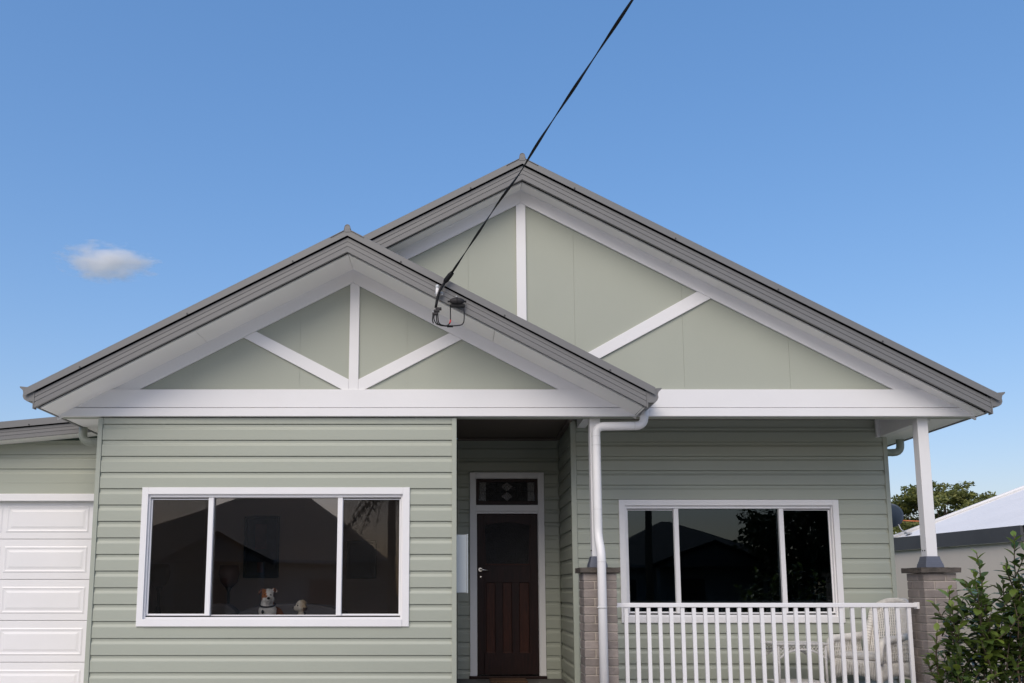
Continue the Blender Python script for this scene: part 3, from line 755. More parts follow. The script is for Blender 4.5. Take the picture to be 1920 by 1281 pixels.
g2 = MB().tube(bend([(5.40, 1.42, 3.50), (5.40, 1.42, 3.275), (5.05, 1.42, 3.275), (5.05, 1.6, 3.2)], 0.09), 0.045, 16).build('downpipe', 'pipe_green', house)
MB().tube([(5.30, 1.42, 3.275), (5.296, 1.42, 3.275)], .047, 16).build('pipe_joint', 'pipe_green', g2)
g3 = MB().tube(bend([(-4.20, 0.62, 3.50), (-4.20, 0.62, 3.27), (-3.75, 0.62, 3.27), (-3.70, 0.9, 3.2)], 0.09), 0.045, 16).build('downpipe', 'pipe_green', house)
MB().tube([(-4.07, 0.62, 3.27), (-4.066, 0.62, 3.27)], .047, 16).build('pipe_joint', 'pipe_green', g3)

# ---------------------------------------------------------------- garage
gar = thing('garage', 'low attached garage at left with white panel lift door', 'garage', (-5.4, 1.2, 0))
gx0, gx1 = -7.6, -3.775
gw = MB().box(gx0, -6.55, 1.16, 1.27, 0, 2.66).box(-6.55, gx1, 1.16, 1.27, 2.66, 3.2).box(gx0, -6.55, 1.16, 1.27, 2.66, 3.2)
gw.add([(gx0, 1.16, 3.2), (gx1, 1.16, 3.2), (gx1, 1.16, 3.40), (gx0, 1.16, 3.11)], [(0, 1, 2, 3)])
gwo = gw.build('garage_wall', 'sage', gar)
hz = lambda x: 3.343 + (x + 5.256) * 0.094            # soffit height along the raked barge
for k in range(4):
    zb = ZL0 - 0.145 - PITCH * k + 0.0
    zb = 3.211 - PITCH * k
    if zb + PITCH < 2.74: break
    lo = max(zb, 2.742)
    if zb >= 2.74:
        link('weatherboard', board_mesh(-3.78 + 6.4, PITCH), gwo, (-6.4, 1.16, zb))
MB().box(-6.4, -3.78, 1.145, 1.159, 2.741, 2.868).build('weatherboard', 'sage', gwo)
MB().box(-6.6, -3.78, 1.12, 1.165, 2.655, 2.74).build('door_header', 'white', gar, 0.004)
gd = MB().box(-6.55, -3.78, 1.225, 1.25, 0.02, 2.70).build('garage_door', 'white', gar)
gd['label'] = 'white sectional lift door with raised panels'
zl = [2.70, 2.213, 1.743, 1.271, 0.797, 0.325, 0.02]
for i in range(6):
    MB().box(-6.54, -3.785, 1.203, 1.2245, zl[i + 1] + 0.003, zl[i] - 0.003).build('door_section', 'white_alu', gd, 0.004)
    for c in range(3):
        x1 = -4.315 - c * 1.02; x0 = x1 - 0.975
        if x0 < -6.5: x0 = -6.5
        za, zb = zl[i + 1] + 0.078, min(zl[i] - 0.082, 2.605)
        if zb - za < 0.1: continue
        q = MB(); ring = lambda d, y: [(x0 + d, y, za + d), (x1 - d, y, za + d), (x1 - d, y, zb - d), (x0 + d, y, zb - d)]
        rs = [ring(0, 1.2025), ring(0.016, 1.1955), ring(0.034, 1.2008), ring(0.048, 1.2008), ring(0.072, 1.1950)]
        vs_ = sum(rs, []); fs = []
        for k in range(4):
            for j in range(4): fs.append((k * 4 + j, k * 4 + (j + 1) % 4, k * 4 + 4 + (j + 1) % 4, k * 4 + 4 + j))
        fs.append((16, 17, 18, 19)); q.add(vs_, fs).build('raised_panel', 'white_alu', gd)
# garage roof edge: barge, capping, soffit, deck
S9 = [(p[0] + 0.86 + 0.031, p[1] * 0.80) for p in BARGE]
MB().sweep_x(S9, -8.0, -4.20, hz(-8.0), hz(-4.20)).build('barge_board', 'grey', gar)
MB().sweep_x([(p[0] + 0.891, p[1] - 0.028) for p in CAP], -8.0, -4.235, hz(-8.0), hz(-4.235)).build('barge_capping', 'grey', gar)
MB().sweep_x([(0.905, 0.10), (0.905, 0.19), (0.92, 0.19), (0.92, 0.10)], -8.0, -4.22, hz(-8.0), hz(-4.22)).build('barge_gap_shade', 'dark', gar)  # dark strip standing in for the shade below the capping
MB().sweep_x([(0.893, -0.004), (0.893, 0.006), (1.159, 0.006), (1.159, -0.004)], -8.0, -3.78, hz(-8.0), hz(-3.78)).build('soffit_sheet', 'soffit', gar)
MB().sweep_x([(0.9, 0.17), (0.9, 0.185), (7.0, 0.185), (7.0, 0.17)], -8.0, -4.24, hz(-8.0), hz(-4.24)).build('roof_sheet', 'grey', gar)
link('capping_screw', _screw(), gar, (-4.92, 0.831, hz(-4.92) + 0.135))
MB().box(-7.6, -7.5, 1.27, 7.0, 0, 3.0).build('side_wall', 'sage', gar)

# ---------------------------------------------------------------- overhead service cable and its bracket
A = Vector((-0.048, -0.66, 4.767)); PB = Vector((7.378, -22.2, 8.588))
pts = []
N = 590
for i in range(N + 1):
    t = i / N; p = A.lerp(PB, t); p.z -= 0.10 * math.sin(math.pi * t)
    p.x += 0.016 * math.exp(-((t - 0.075) / 0.012) ** 2)
    pts.append(p)
sc_ = thing('service_cable', 'black twisted overhead power cable running to the front gable', 'cable', A)
MB().tube(pts, 0.0115, 8, flat=(0.40, 2 * math.pi / 34)).build('cable', 'black_plastic', sc_)
MB().tube([A + Vector((0.012, -0.012, 0.008)), A + Vector((-0.01, 0.01, -0.01)), A + Vector((-0.05, 0.02, -0.06)), A + Vector((-0.068, 0.03, -0.08))], [0.020, 0.026, 0.026, 0.018], 10).build('strain_clamp', 'black_plastic', sc_)
MB().tube(bend([(-0.11, -0.635, 4.69), (-0.165, -0.64, 4.60), (-0.190, -0.64, 4.50), (-0.203, -0.635, 4.42)], .05), 0.014, 10).build('drop_cable', 'black_plastic', sc_)
jb = thing('junction_box', 'dark oval cable junction box screwed to the grey barge board', 'junction box', (0.005, -0.60, 4.50))
bx = MB().ball((0.01, -0.60, 4.50), (0.078, 0.04, 0.036), 20, 10).build('box_body', 'charcoal', jb)
MB().box(0.006, 0.014, -0.643, -0.60, 4.47, 4.53).build('clamp_bar', 'black_plastic', jb, 0.002)
MB().box(-0.085, 0.105, -0.60, -0.585, 4.492, 4.508).build('mounting_lug', 'black_plastic', jb, 0.002)
MB().box(-0.055, 0.09, -0.61, -0.583, 4.435, 4.47).build('box_base', 'black_plastic', jb, 0.008)
MB().ball((0.005, -0.605, 4.545), 0.011).build('fixing_bolt', 'galv', jb)
ib = thing('insulator_bracket', 'pale ceramic insulator and metal bracket holding the cable at the gable', 'bracket', (-0.188, -0.60, 4.6))
MB().ball((-0.188, -0.62, 4.645), (0.020, 0.020, 0.024)).build('insulator_head', 'ceramic', ib)
MB().lathe([(0.016, -0.06), (0.018, -0.02), (0.015, 0.02)], (-0.188, -0.62, 4.61), 14).build('insulator_body', 'white', ib)
MB().box(-0.205, -0.13, -0.60, -0.583, 4.565, 4.60).build('back_plate', 'galv', ib, 0.003)
MB().tube([(-0.215, -0.605, 4.575), (-0.135, -0.605, 4.59)], 0.009, 8).build('cross_bolt', 'galv', ib)
MB().tube(bend([(-0.14, -0.585, 4.62), (-0.12, -0.61, 4.66), (-0.10, -0.645, 4.69)], .03), 0.006, 8).build('hook', 'galv', ib)
wc = thing('wire_connectors', 'cluster of black wire connectors with looping tails under the junction box', 'wires', (-0.2, -0.63, 4.39))
for dz, dx in ((0.0, 0.0), (-0.03, -0.012), (0.022, 0.02)):
    MB().box(-0.225 + dx, -0.165 + dx, -0.65, -0.615, 4.375 + dz, 4.40 + dz).build('connector', 'charcoal', wc, 0.004)
for x, z in ((-0.228, 4.39), (-0.226, 4.372)): MB().ball((x, -0.645, z), 0.008).build('connector_bolt', 'galv', wc)
wire = lambda pts_, r=.0055: MB().tube(bend(pts_, .08, 6), r, 8).build('wire', 'black_plastic', wc)
wire([(-0.20, -0.63, 4.38), (-0.19, -0.63, 4.24), (-0.08, -0.62, 4.232), (0.075, -0.61, 4.25), (0.085, -0.60, 4.34), (0.078, -0.60, 4.45)])
wire([(-0.185, -0.63, 4.38), (-0.175, -0.63, 4.25), (-0.09, -0.62, 4.235), (-0.055, -0.615, 4.27), (-0.055, -0.61, 4.36), (-0.058, -0.60, 4.46)])
wire([(-0.212, -0.63, 4.38), (-0.225, -0.635, 4.30), (-0.19, -0.63, 4.245), (-0.15, -0.62, 4.25)])
wire([(-0.228, -0.63, 4.37), (-0.236, -0.635, 4.29), (-0.226, -0.63, 4.26)])
MB().tube([(-0.09, -0.62, 4.233), (-0.03, -0.62, 4.233)], 0.011, 10).build('splice', 'black_plastic', wc)
MB().tube([(-0.066, -0.616, 4.262), (-0.056, -0.613, 4.285), (-0.055, -0.612, 4.30)], 0.0075, 10).build('red_tape', 'red_tape', wc)

# ---------------------------------------------------------------- blobs (animals)
def blob_mesh(name, parts, voxel, smooth=6, disp=0.0):
    b = MB()
    for (c, r, rot) in parts: b.ball(c, r, 16, 12, rot)
    me = b.mesh(name + '_raw'); o = bpy.data.objects.new(name + '_raw', me); COL.objects.link(o)
    m1 = o.modifiers.new('r', 'REMESH'); m1.mode = 'VOXEL'; m1.voxel_size = voxel; m1.use_smooth_shade = True
    m2 = o.modifiers.new('s', 'SMOOTH'); m2.iterations = smooth; m2.factor = 0.5
    dg = bpy.context.evaluated_depsgraph_get(); dg.update()
    me2 = bpy.data.meshes.new_from_object(o.evaluated_get(dg)); me2.name = name
    bpy.data.objects.remove(o)
    if disp:
        for v in me2.vertices:
            v.co += v.normal * disp * (noise.noise(v.co * 45) + 0.6 * noise.noise(v.co * 95))
    me2.polygons.foreach_set('use_smooth', [True] * len(me2.polygons))
    return me2
def paint_fur(me, fn):
    at = me.color_attributes.new('fur', 'FLOAT_COLOR', 'POINT')
    for i, v in enumerate(me.vertices): at.data[i].color = (*fn(v.co), 1)
    me.materials.clear(); me.materials.append(M['fur'])
def cap_parts(a, b, r0, r1, n=6):
    a, b = Vector(a), Vector(b); return [(a.lerp(b, i / (n - 1)), r0 + (r1 - r0) * i / (n - 1), None) for i in range(n)]
rz = lambda a: Matrix.Rotation(R(a), 3, 'Z'); ry = lambda a: Matrix.Rotation(R(a), 3, 'Y'); rx = lambda a: Matrix.Rotation(R(a), 3, 'X')

dog = thing('dog', 'brown and white dog with a collar sitting upright behind the window', 'dog', (-2.01, 0.38, 0.935))
pa = [((0.10, 0.20, 0.15), (0.13, 0.16, 0.15), None), ((0.06, 0.12, 0.31), (0.105, 0.13, 0.20), rx(-18)), ((0, 0.0, 0.40), (0.092, 0.09, 0.16), rx(-8)),
      ((-0.005, -0.01, 0.53), (0.072, 0.073, 0.10), rx(-10)), ((0, -0.02, 0.622), (0.070, 0.078, 0.070), None), ((0.0, -0.015, 0.660), (0.056, 0.058, 0.042), None), ((0, 0.0, 0.46), (0.104, 0.085, 0.09), None),
      ((0.024, -0.105, 0.586), (0.034, 0.062, 0.030), rz(14)), ((0.022, -0.09, 0.556), (0.027, 0.05, 0.020), rz(14)), ((-0.030, -0.055, 0.585), (0.030, 0.042, 0.036), None), ((0.050, -0.055, 0.585), (0.028, 0.042, 0.034), None),
      ((-0.072, 0.0, 0.678), (0.034, 0.016, 0.022), ry(-30)), ((-0.094, -0.02, 0.655), (0.014, 0.014, 0.028), ry(25)), ((0.070, -0.004, 0.684), (0.032, 0.016, 0.022), ry(40)), ((0.092, -0.025, 0.672), (0.013, 0.014, 0.024), ry(-25)),
      ((-0.12, 0.12, 0.12), (0.06, 0.13, 0.11), None), ((0.16, 0.12, 0.12), (0.06, 0.13, 0.11), None)]
for s_ in (-1, 1):
    pa += cap_parts((s_ * 0.065, -0.01, 0.30), (s_ * 0.068, -0.05, 0.05), 0.045, 0.030)
    pa += [((s_ * 0.068, -0.075, 0.025), (0.034, 0.05, 0.025), None), ((s_ * 0.13 + 0.02, 0.0, 0.028), (0.036, 0.075, 0.028), None)]
pa += cap_parts((0.06, 0.34, 0.06), (0.2, 0.42, 0.03), 0.025, 0.012)
dm = blob_mesh('dog_body', pa, 0.009, 4)
def fur1(c):
    W, B, K = (0.90, 0.87, 0.83), (0.42, 0.14, 0.032), (0.13, 0.05, 0.025)
    n_ = 0.016 * noise.noise(c * 30)
    if c.z > 0.53:
        if abs(c.x) > 0.062 and c.z > 0.615: return (0.5, 0.42, 0.37) if (c.x > 0.092 and c.z > 0.655) else K
        if c.x + n_ < 0.004 - max(0, c.z - 0.65) * 0.5 and not (c.z < 0.605 and c.x > -0.042 + n_): 
            if c.z < 0.575 + n_: return W
            return B
        if c.x > 0.055 + n_ and c.y > -0.04: return B
        return W
    if c.y > 0.06 + n_ * 2 - max(0, c.x - 0.03) * 1.2 and c.z > 0.05: return B
    return W
paint_fur(dm, fur1)
body = link('body', dm, dog, (0, 0, 0), None, True)
MB().ball((0.036, -0.163, 0.598), (0.017, 0.012, 0.013)).build('nose', 'nose', dog, local=True)
for x in (-0.026, 0.043): MB().ball((x, -0.088, 0.634), (0.009, 0.007, 0.007)).build('eye', 'eye', dog, local=True)
MB().ball((0.030, -0.132, 0.563), (0.016, 0.012, 0.004), rot=rz(14)).build('mouth', 'nose', dog, local=True)
ct = [(0.080 * math.cos(t) - 0.003, -0.008 + 0.083 * math.sin(t), 0.528 + 0.022 * math.sin(t)) for t in [2 * math.pi * k / 24 for k in range(25)]]
MB().tube(ct, 0.009, 8, caps=False).build('collar', 'collar_dog', dog, local=True)
MB().ball((-0.035, -0.100, 0.455), (0.014, 0.005, 0.022)).build('collar_tag', 'charcoal', dog, local=True)

dog2 = thing('dog', 'small cream curly dog facing left beside the larger dog', 'dog', (-1.64, 0.34, 0.96))
pa = [((0.0, 0.06, 0.13), (0.09, 0.12, 0.12), None), ((0, 0.0, 0.24), (0.075, 0.085, 0.14), None), ((0.0, -0.01, 0.37), (0.048, 0.05, 0.09), None),
      ((-0.01, -0.02, 0.485), (0.056, 0.054, 0.055), None), ((0.0, -0.02, 0.515), (0.052, 0.05, 0.042), None), ((-0.058, -0.03, 0.468), (0.028, 0.026, 0.024), None), ((-0.035, -0.03, 0.475), (0.035, 0.035, 0.035), None),
      ((0.034, -0.05, 0.47), (0.022, 0.018, 0.034), ry(10)), ((0.03, 0.035, 0.47), (0.022, 0.018, 0.034), ry(10))]
for s_ in (-1, 1):
    pa += cap_parts((s_ * 0.04, -0.03, 0.2), (s_ * 0.042, -0.06, 0.03), 0.03, 0.022); pa += [((s_ * 0.08, -0.01, 0.03), (0.026, 0.06, 0.03), None)]
d2 = blob_mesh('dog_body', pa, 0.007, 2, 0.006)
def fur2(c):
    if c.z > 0.42 and c.x > 0.022 and c.z < 0.475: return (0.12, 0.055, 0.025)
    if c.z > 0.43: k = min(1, max(0, (c.x + 0.02 + 0.02 * noise.noise(c * 40)) / 0.045)); return tuple(a + (b - a) * k for a, b in zip((0.82, 0.75, 0.64), (0.60, 0.44, 0.26)))
    if c.z < 0.42 and (c.y > 0.0 or c.x > 0.03): return (0.10, 0.10, 0.10)
    return (0.78, 0.70, 0.58)
paint_fur(d2, fur2); link('body', d2, dog2, (0, 0, 0), None, True)
MB().ball((-0.086, -0.032, 0.474), (0.010, 0.011, 0.010)).build('nose', 'nose', dog2, local=True)
MB().ball((-0.034, -0.066, 0.497), (0.008, 0.006, 0.009)).build('eye', 'eye', dog2, local=True)

# ---------------------------------------------------------------- things in the front room
sofa = thing('sofa', 'pale grey sofa with curved cushion backs behind the dogs', 'sofa', (-2.1, 0.85, 0.5))
sb_ = lambda n, *a, bv=0.04: MB().box(*a).build(n, 'sofa', sofa, bv)
sb_('seat_base', -3.0, -1.2, 0.35, 1.35, 0.56, 0.72); sb_('seat_cushion', -2.98, -2.11, 0.33, 1.1, 0.725, 0.93); sb_('seat_cushion', -2.09, -1.22, 0.33, 1.1, 0.725, 0.93)
for x0, x1 in ((-2.95, -2.515), (-2.51, -1.25)):
    xs_ = [x0 + (x1 - x0) * i / 12 for i in range(13)]
    poly = [(x0, 0.94), (x1, 0.94)] + [(x, 1.365 + 0.105 * (1 - abs((x - (x0 + x1) / 2) / ((x1 - x0) / 2)) ** 2.6)) for x in xs_[::-1]]
    MB().prism(poly, 1.08, 1.3).build('back_cushion', 'sofa', sofa, 0.03)
sb_('arm', -3.18, -3.005, 0.35, 1.35, 0.56, 1.15); sb_('arm', -1.195, -1.02, 0.35, 1.35, 0.56, 1.15)
for x in (-3.1, -1.1):
    for y in (0.42, 1.28): MB().box(x - .03, x + .03, y - .03, y + .03, 0.5, 0.559).build('foot', 'wood', sofa)
def lamp(x, y, label):
    t = thing('floor_lamp', label, 'lamp', (x, y, 0.5), group='lamps in the front room')
    MB().lathe([(0.13, 0), (0.12, 0.02), (0.03, 0.04), (0.012, 0.08), (0.012, 0.7), (0.028, 0.78), (0.04, 0.85), (0.014, 0.95), (0.016, 1.10), (0.045, 1.16)], (0, 0, 0)).build('stand', 'bronze', t, local=True)
    MB().lathe([(0.05, 1.16), (0.10, 1.22), (0.125, 1.32), (0.115, 1.42), (0.11, 1.415), (0.118, 1.32), (0.095, 1.23), (0.045, 1.17)], (0, 0, 0), 24).build('lamp_shade', 'shade', t, local=True)
lamp(-3.46, 1.2, 'tulip shaded floor lamp behind the left pane of the window')
lamp(-2.76, 1.65, 'tulip shaded floor lamp beside the left mullion of the centre pane')
def picture(x0, x1, z0, z1, label):
    t = thing('framed_picture', label, 'picture', ((x0 + x1) / 2, 3.44, z0))
    f = MB().box(x0, x0 + .04, 3.40, 3.449, z0, z1).box(x1 - .04, x1, 3.40, 3.449, z0, z1).box(x0 + .04, x1 - .04, 3.40, 3.449, z0, z0 + .04).box(x0 + .04, x1 - .04, 3.40, 3.449, z1 - .04, z1)
    f.build('frame', 'frame_black', t, 0.004); MB().box(x0 + .04, x1 - .04, 3.43, 3.448, z0 + .04, z1 - .04).build('print', 'art', t)
    return t
p1 = picture(-3.012, -2.517, 1.80, 2.67, 'tall dark framed picture on the wall above the dogs')
MB().box(-2.86, -2.70, 3.425, 3.4295, 2.2, 2.56).build('printed_figure', 'art_red', p1)
MB().box(-2.82, -2.74, 3.425, 3.4295, 1.87, 2.02).build('printed_figure', 'art_red', p1)
picture(-1.55, -1.13, 1.79, 2.32, 'smaller dark framed picture behind the right pane of the window')

# ---------------------------------------------------------------- verandah furniture
tag(MB().box(0.42, 0.88, 1.85, 2.30, 0.501, 0.52).build('doormat', 'coir', None, 0.006), 'brown coir doormat lying before the front door', 'doormat')

def wicker_strands(b, f, us, v0, v1, r=0.006, n=8, seg=5):
    for u in us: b.tube([f(u, v0 + (v1 - v0) * i / (n - 1)) for i in range(n)], r, seg)
chair = thing('wicker_chair', 'white wicker armchair standing behind the railing near the right pier', 'chair', (4.54, 0.62, 0.5), R(-62))
# local frame: the chair faces -Y
bk = lambda u, v: Vector((0.27 * math.sin(u * 1.25) * (1.02 - 0.12 * v * v), 0.16 + 0.17 * math.cos(u * 1.25) + 0.12 * v, 0.40 + v * (0.60 - 0.12 * abs(u) ** 2.5)))
U = [-1 + 2 * i / 40.0 for i in range(41)]
b = MB(); wicker_strands(b, bk, [-1 + 2 * i / 29.0 for i in range(30)], 0, 1, 0.0075); b.build('back_weave', 'wicker', chair, local=True)
b = MB()
for v in [i / 20.0 for i in range(21)]: b.tube([bk(u, v) + Vector((0, 0.004 * (1 if k_ % 2 else -1), 0)) for k_, u in enumerate(U)], 0.0045, 5)
b.build('cross_weave', 'wicker', chair, local=True)
edge = [bk(-1, v / 8.0) for v in range(9)] + [bk(u, 1) for u in U[1:-1]] + [bk(1, 1 - v / 8.0) for v in range(9)]
MB().tube(edge, 0.034, 10).build('back_roll', 'wicker', chair, local=True)
# wrapped bands round the roll
b = MB(); 
for i in range(1, len(edge) - 1):
    for f_ in (0.0, 0.5):
        p = edge[i].lerp(edge[i + 1], f_); d = (edge[i + 1] - edge[i]).normalized() * 0.006
        b.tube([p - d, p + d], 0.037, 10)
b.build('roll_binding', 'wicker', chair, local=True)
for s_ in (-1, 1):
    arm = bend([(s_ * 0.27, 0.20, 0.62), (s_ * 0.31, -0.05, 0.60), (s_ * 0.32, -0.27, 0.59), (s_ * 0.31, -0.31, 0.50), (s_ * 0.30, -0.30, 0.36)], 0.1)
    MB().tube(arm, 0.040, 10).build('arm_roll', 'wicker', chair, local=True)
    af = lambda u, v: Vector((s_ * (0.30 + 0.01 * v), -0.28 + 0.48 * u, 0.36 + 0.23 * v))
    b = MB(); wicker_strands(b, af, [i / 17.0 for i in range(18)], 0, 1, 0.0075); 
    for v in (0.2, 0.4, 0.6, 0.8): b.tube([af(0, v), af(1, v)], 0.006, 5)
    b.build('arm_weave', 'wicker', chair, local=True)
MB().box(-0.28, 0.28, -0.29, 0.27, 0.34, 0.38).build('seat', 'wicker', chair, 0.015, local=True)
MB().box(-0.25, 0.25, -0.28, 0.22, 0.381, 0.45).build('seat_cushion', 'wicker', chair, 0.03, local=True)
sk = lambda u, v: Vector((-0.29 + 0.58 * u, -0.30, 0.16 + 0.20 * v - (0.06 * math.sin(math.pi * u)) * (1 - v) * -1))
b = MB(); wicker_strands(b, sk, [i / 28.0 for i in range(29)], 0, 1, 0.0085, 4); b.build('front_skirt', 'wicker', chair, local=True)
for s_ in (-1, 1):
    sd_ = lambda u, v: Vector((s_ * 0.295, -0.29 + 0.56 * u, 0.16 + 0.20 * v + 0.06 * math.sin(math.pi * u) * (1 - v)))
    b = MB(); wicker_strands(b, sd_, [i / 26.0 for i in range(27)], 0, 1, 0.0085, 4); b.build('side_skirt', 'wicker', chair, local=True)
    for y in (-0.28, 0.26): MB().tube([(s_ * 0.285, y, 0.35), (s_ * 0.29, y, 0.0)], [0.022, 0.016], 8).build('leg', 'wicker', chair, local=True)

tab = thing('wicker_table', 'small white wicker side table with lattice apron on the verandah', 'table', (3.68, 0.62, 0.5), R(4))
hw = 0.27
MB().box(-hw - .015, hw + .015, -hw * .8, hw * .8, 0.535, 0.56).build('table_top', 'wicker', tab, 0.008, local=True)
MB().box(-hw + .02, hw - .02, -hw * .7, hw * .7, 0.13, 0.15).build('lower_shelf', 'wicker', tab, 0.006, local=True)
for sx in (-1, 1):
    for sy in (-1, 1): MB().tube([(sx * (hw - .01), sy * hw * .72, 0.535), (sx * (hw - .012), sy * hw * .72, 0.3), (sx * (hw - .005), sy * hw * .72, 0.0)], 0.014, 8).build('leg', 'wicker', tab, local=True)
def lattice(y, nm):
    b = MB(); n = 14
    arc = lambda x: 0.535 - (0.045 + 0.11 * (abs(x) / hw) ** 2.2)
    for i in range(-4, n + 4):
        x0 = -hw + 2 * hw * i / n
        for sg in (-1, 1):
            pts_ = []
            for k in range(9):
                z = 0.535 - 0.155 * k / 8; x = x0 + sg * (0.155 * k / 8)
                if abs(x) <= hw and z >= arc(x) - 0.004: pts_.append((x, y, z))
            if len(pts_) > 1: b.tube(pts_, 0.0045, 5)
    b.tube([(-hw + 2 * hw * i / 24, y, arc(-hw + 2 * hw * i / 24)) for i in range(25)], 0.011, 8)
    b.build('lattice_apron', 'wicker', tab, local=True)
lattice(-hw * .72, 'f'); lattice(hw * .72, 'b')

# ---------------------------------------------------------------- neighbouring house at right
nb = thing('neighbour_house', 'grey rendered house next door with pale metal roof and charcoal fascia', 'house', (9.5, 6.0, 0))
q0, q1, q2 = Vector((8.67, 4.4, 0)), Vector((8.13, 9.0, 0)), Vector((14.0, 4.4, 0))
def vwall(name, mat, a, b_, z0, z1, th=0.12):
    d = (b_ - a).normalized(); nrm = Vector((d.y, -d.x, 0)) * th
    m_ = MB(); vs_ = []
    for z in (z0, z1): vs_ += [(a.x, a.y, z), (b_.x, b_.y, z), (b_.x + nrm.x, b_.y + nrm.y, z), (a.x + nrm.x, a.y + nrm.y, z)]
    m_.add(vs_, [(0, 1, 2, 3), (7, 6, 5, 4), (0, 4, 5, 1), (1, 5, 6, 2), (2, 6, 7, 3), (3, 7, 4, 0)])
    return m_.build(name, mat, nb)
vwall('side_wall', 'render', q0 + Vector((0.06, 0.02, 0)), q1 + Vector((0.06, 0, 0)), 0, 2.375)
vwall('front_wall', 'render_l', q0 + Vector((0.10, 0.03, 0)), q2, 0, 2.5, -0.12)
vwall('fascia', 'n_fascia', q0, q1, 2.375, 2.615, 0.05)
vwall('fascia', 'n_fascia', q0 + Vector((0.06, -0.01, 0)), q2 + Vector((0, -.01, 0)), 2.5, 2.62, -0.04)
n_ = 60; vs_, fs = [], []
for i in range(n_ + 1):
    t = i / n_; y = 4.35 + (7.62 - 4.35) * t
    xe = 8.70 - 0.117 * (y - 4.4); dz = 0.014 if i % 3 == 0 else 0
    vs_ += [(xe, y, 2.602 + dz), (xe + 6.0, y, 2.602 + 6.0 * 0.372 + dz)]
for i in range(n_): fs.append((2 * i, 2 * i + 1, 2 * i + 3, 2 * i + 2))
MB().add(vs_, fs).build('roof', 'n_roof', nb)
MB().tube([(8.30, 7.63, 2.63), (14.3, 7.63, 2.63 + 6 * 0.372)], 0.035, 8).build('roof_edge_cap', 'n_roof', nb)
dish = thing('satellite_dish', 'dark blue satellite dish on the roof of the house next door', 'satellite dish', (8.47, 7.4, 2.70))
rotm = rz(-35) @ rx(-62)
vs_, fs = [], []
for i in range(9):
    r_ = 0.24 * i / 8
    for k in range(28):
        t = 2 * math.pi * k / 28; p = rotm @ Vector((r_ * math.cos(t) * .88, r_ * math.sin(t), 0.9 * r_ * r_)); vs_.append(p + Vector((8.17, 7.4, 3.01)))
for i in range(8):
    for k in range(28): fs.append((i * 28 + k, i * 28 + (k + 1) % 28, i * 28 + 28 + (k + 1) % 28, i * 28 + 28 + k))
db = MB().add(vs_, fs, True).build('reflector', 'dish', dish); sm_ = db.modifiers.new('t', 'SOLIDIFY'); sm_.thickness = 0.012
MB().tube(bend([(8.22, 7.45, 2.99), (8.33, 7.45, 2.86), (8.36, 7.42, 2.74), (8.47, 7.4, 2.69)], 0.06), 0.013, 8).build('mast', 'galv', dish)
MB().box(8.42, 8.52, 7.34, 7.46, 2.672, 2.70).build('mast_foot', 'galv', dish, 0.004)
MB().tube([(8.30, 7.40, 2.93), (8.68, 7.30, 2.905)], 0.011, 8).build('feed_arm', 'orange', dish)

# ---------------------------------------------------------------- vegetation
def leaf_verts(L, W, fold=0.25, curl=0.2):
    """small folded leaf along +Y, base at the origin"""
    vs_ = []; n = 4
    for i in range(n + 1):
        t = i / n; w = W * math.sin(math.pi * min(1, t * 0.93 + 0.05)) ** 0.8 * (1 - 0.15 * t)
        if i == n: w = 0.0005
        z = -curl * L * t * t
        vs_ += [(-w, L * t, z + fold * w), (0, L * t, z), (w, L * t, z + fold * w)]
    fs = []
    for i in range(n): fs += [(3 * i, 3 * i + 1, 3 * i + 4, 3 * i + 3), (3 * i + 1, 3 * i + 2, 3 * i + 5, 3 * i + 4)]
    return vs_, fs
LV, LF = leaf_verts(1.0, 0.29)
shrub = thing('shrub', 'leafy evergreen shrub with glossy leaves in front of the right pier', 'shrub', (4.85, -1.5, 0))
rs = random.Random(11)
leaves = []
def shoot(p0, p1, r0, new_top=True, dens=1.0):
    p0, p1 = Vector(p0), Vector(p1); L = (p1 - p0).length; n = max(4, int(L / 0.06))
    path = []
    bendv = Vector((rs.uniform(-.05, .05), rs.uniform(-.05, .05), 0)) * L
    for i in range(n + 1):
        t = i / n; path.append(p0.lerp(p1, t) + bendv * math.sin(math.pi * t) + Vector((rs.uniform(-.003, .003), rs.uniform(-.003, .003), 0)))
    MB().tube(path, [r0 * (1 - 0.7 * i / n) + 0.0012 for i in range(n + 1)], 6).build('stem', 'stem', shrub)
    s = 0.0; k = rs.uniform(0, 6); step = 0.036 / dens
    while s < L:
        t = s / L; i = min(n - 1, int(t * n)); p = path[i].lerp(path[i + 1], t * n - i); d = (path[i + 1] - path[i]).normalized()
        k += 2.4 + rs.uniform(-.35, .35)
        side = Vector((math.cos(k), math.sin(k), 0)); side = (side - d * side.dot(d)).normalized()
        up = 0.55 + 0.75 * t ** 3 if new_top else 0.4
        dirv = (side + d * (up + rs.uniform(-.25, .25))).normalized()
        ln = rs.uniform(0.082, 0.130) * (0.72 if t > 0.93 else 1.0)
        yv = dirv; xv = yv.cross(Vector((0, 0, 1)) if abs(yv.z) < .95 else Vector((1, 0, 0))).normalized(); zv = xv.cross(yv).normalized()
        xv2 = (xv + zv * rs.uniform(-.35, .35)).normalized(); zv = xv2.cross(yv).normalized()
        m = Matrix((xv2, yv, zv)).transposed().to_4x4() @ Matrix.Scale(ln, 4); m.translation = p
        leaves.append((m, 'leaf_new' if (new_top and t > 0.90 and rs.random() < .8) or rs.random() < .05 else 'leaf'))
        s += step * rs.uniform(0.7, 1.3)
    return path
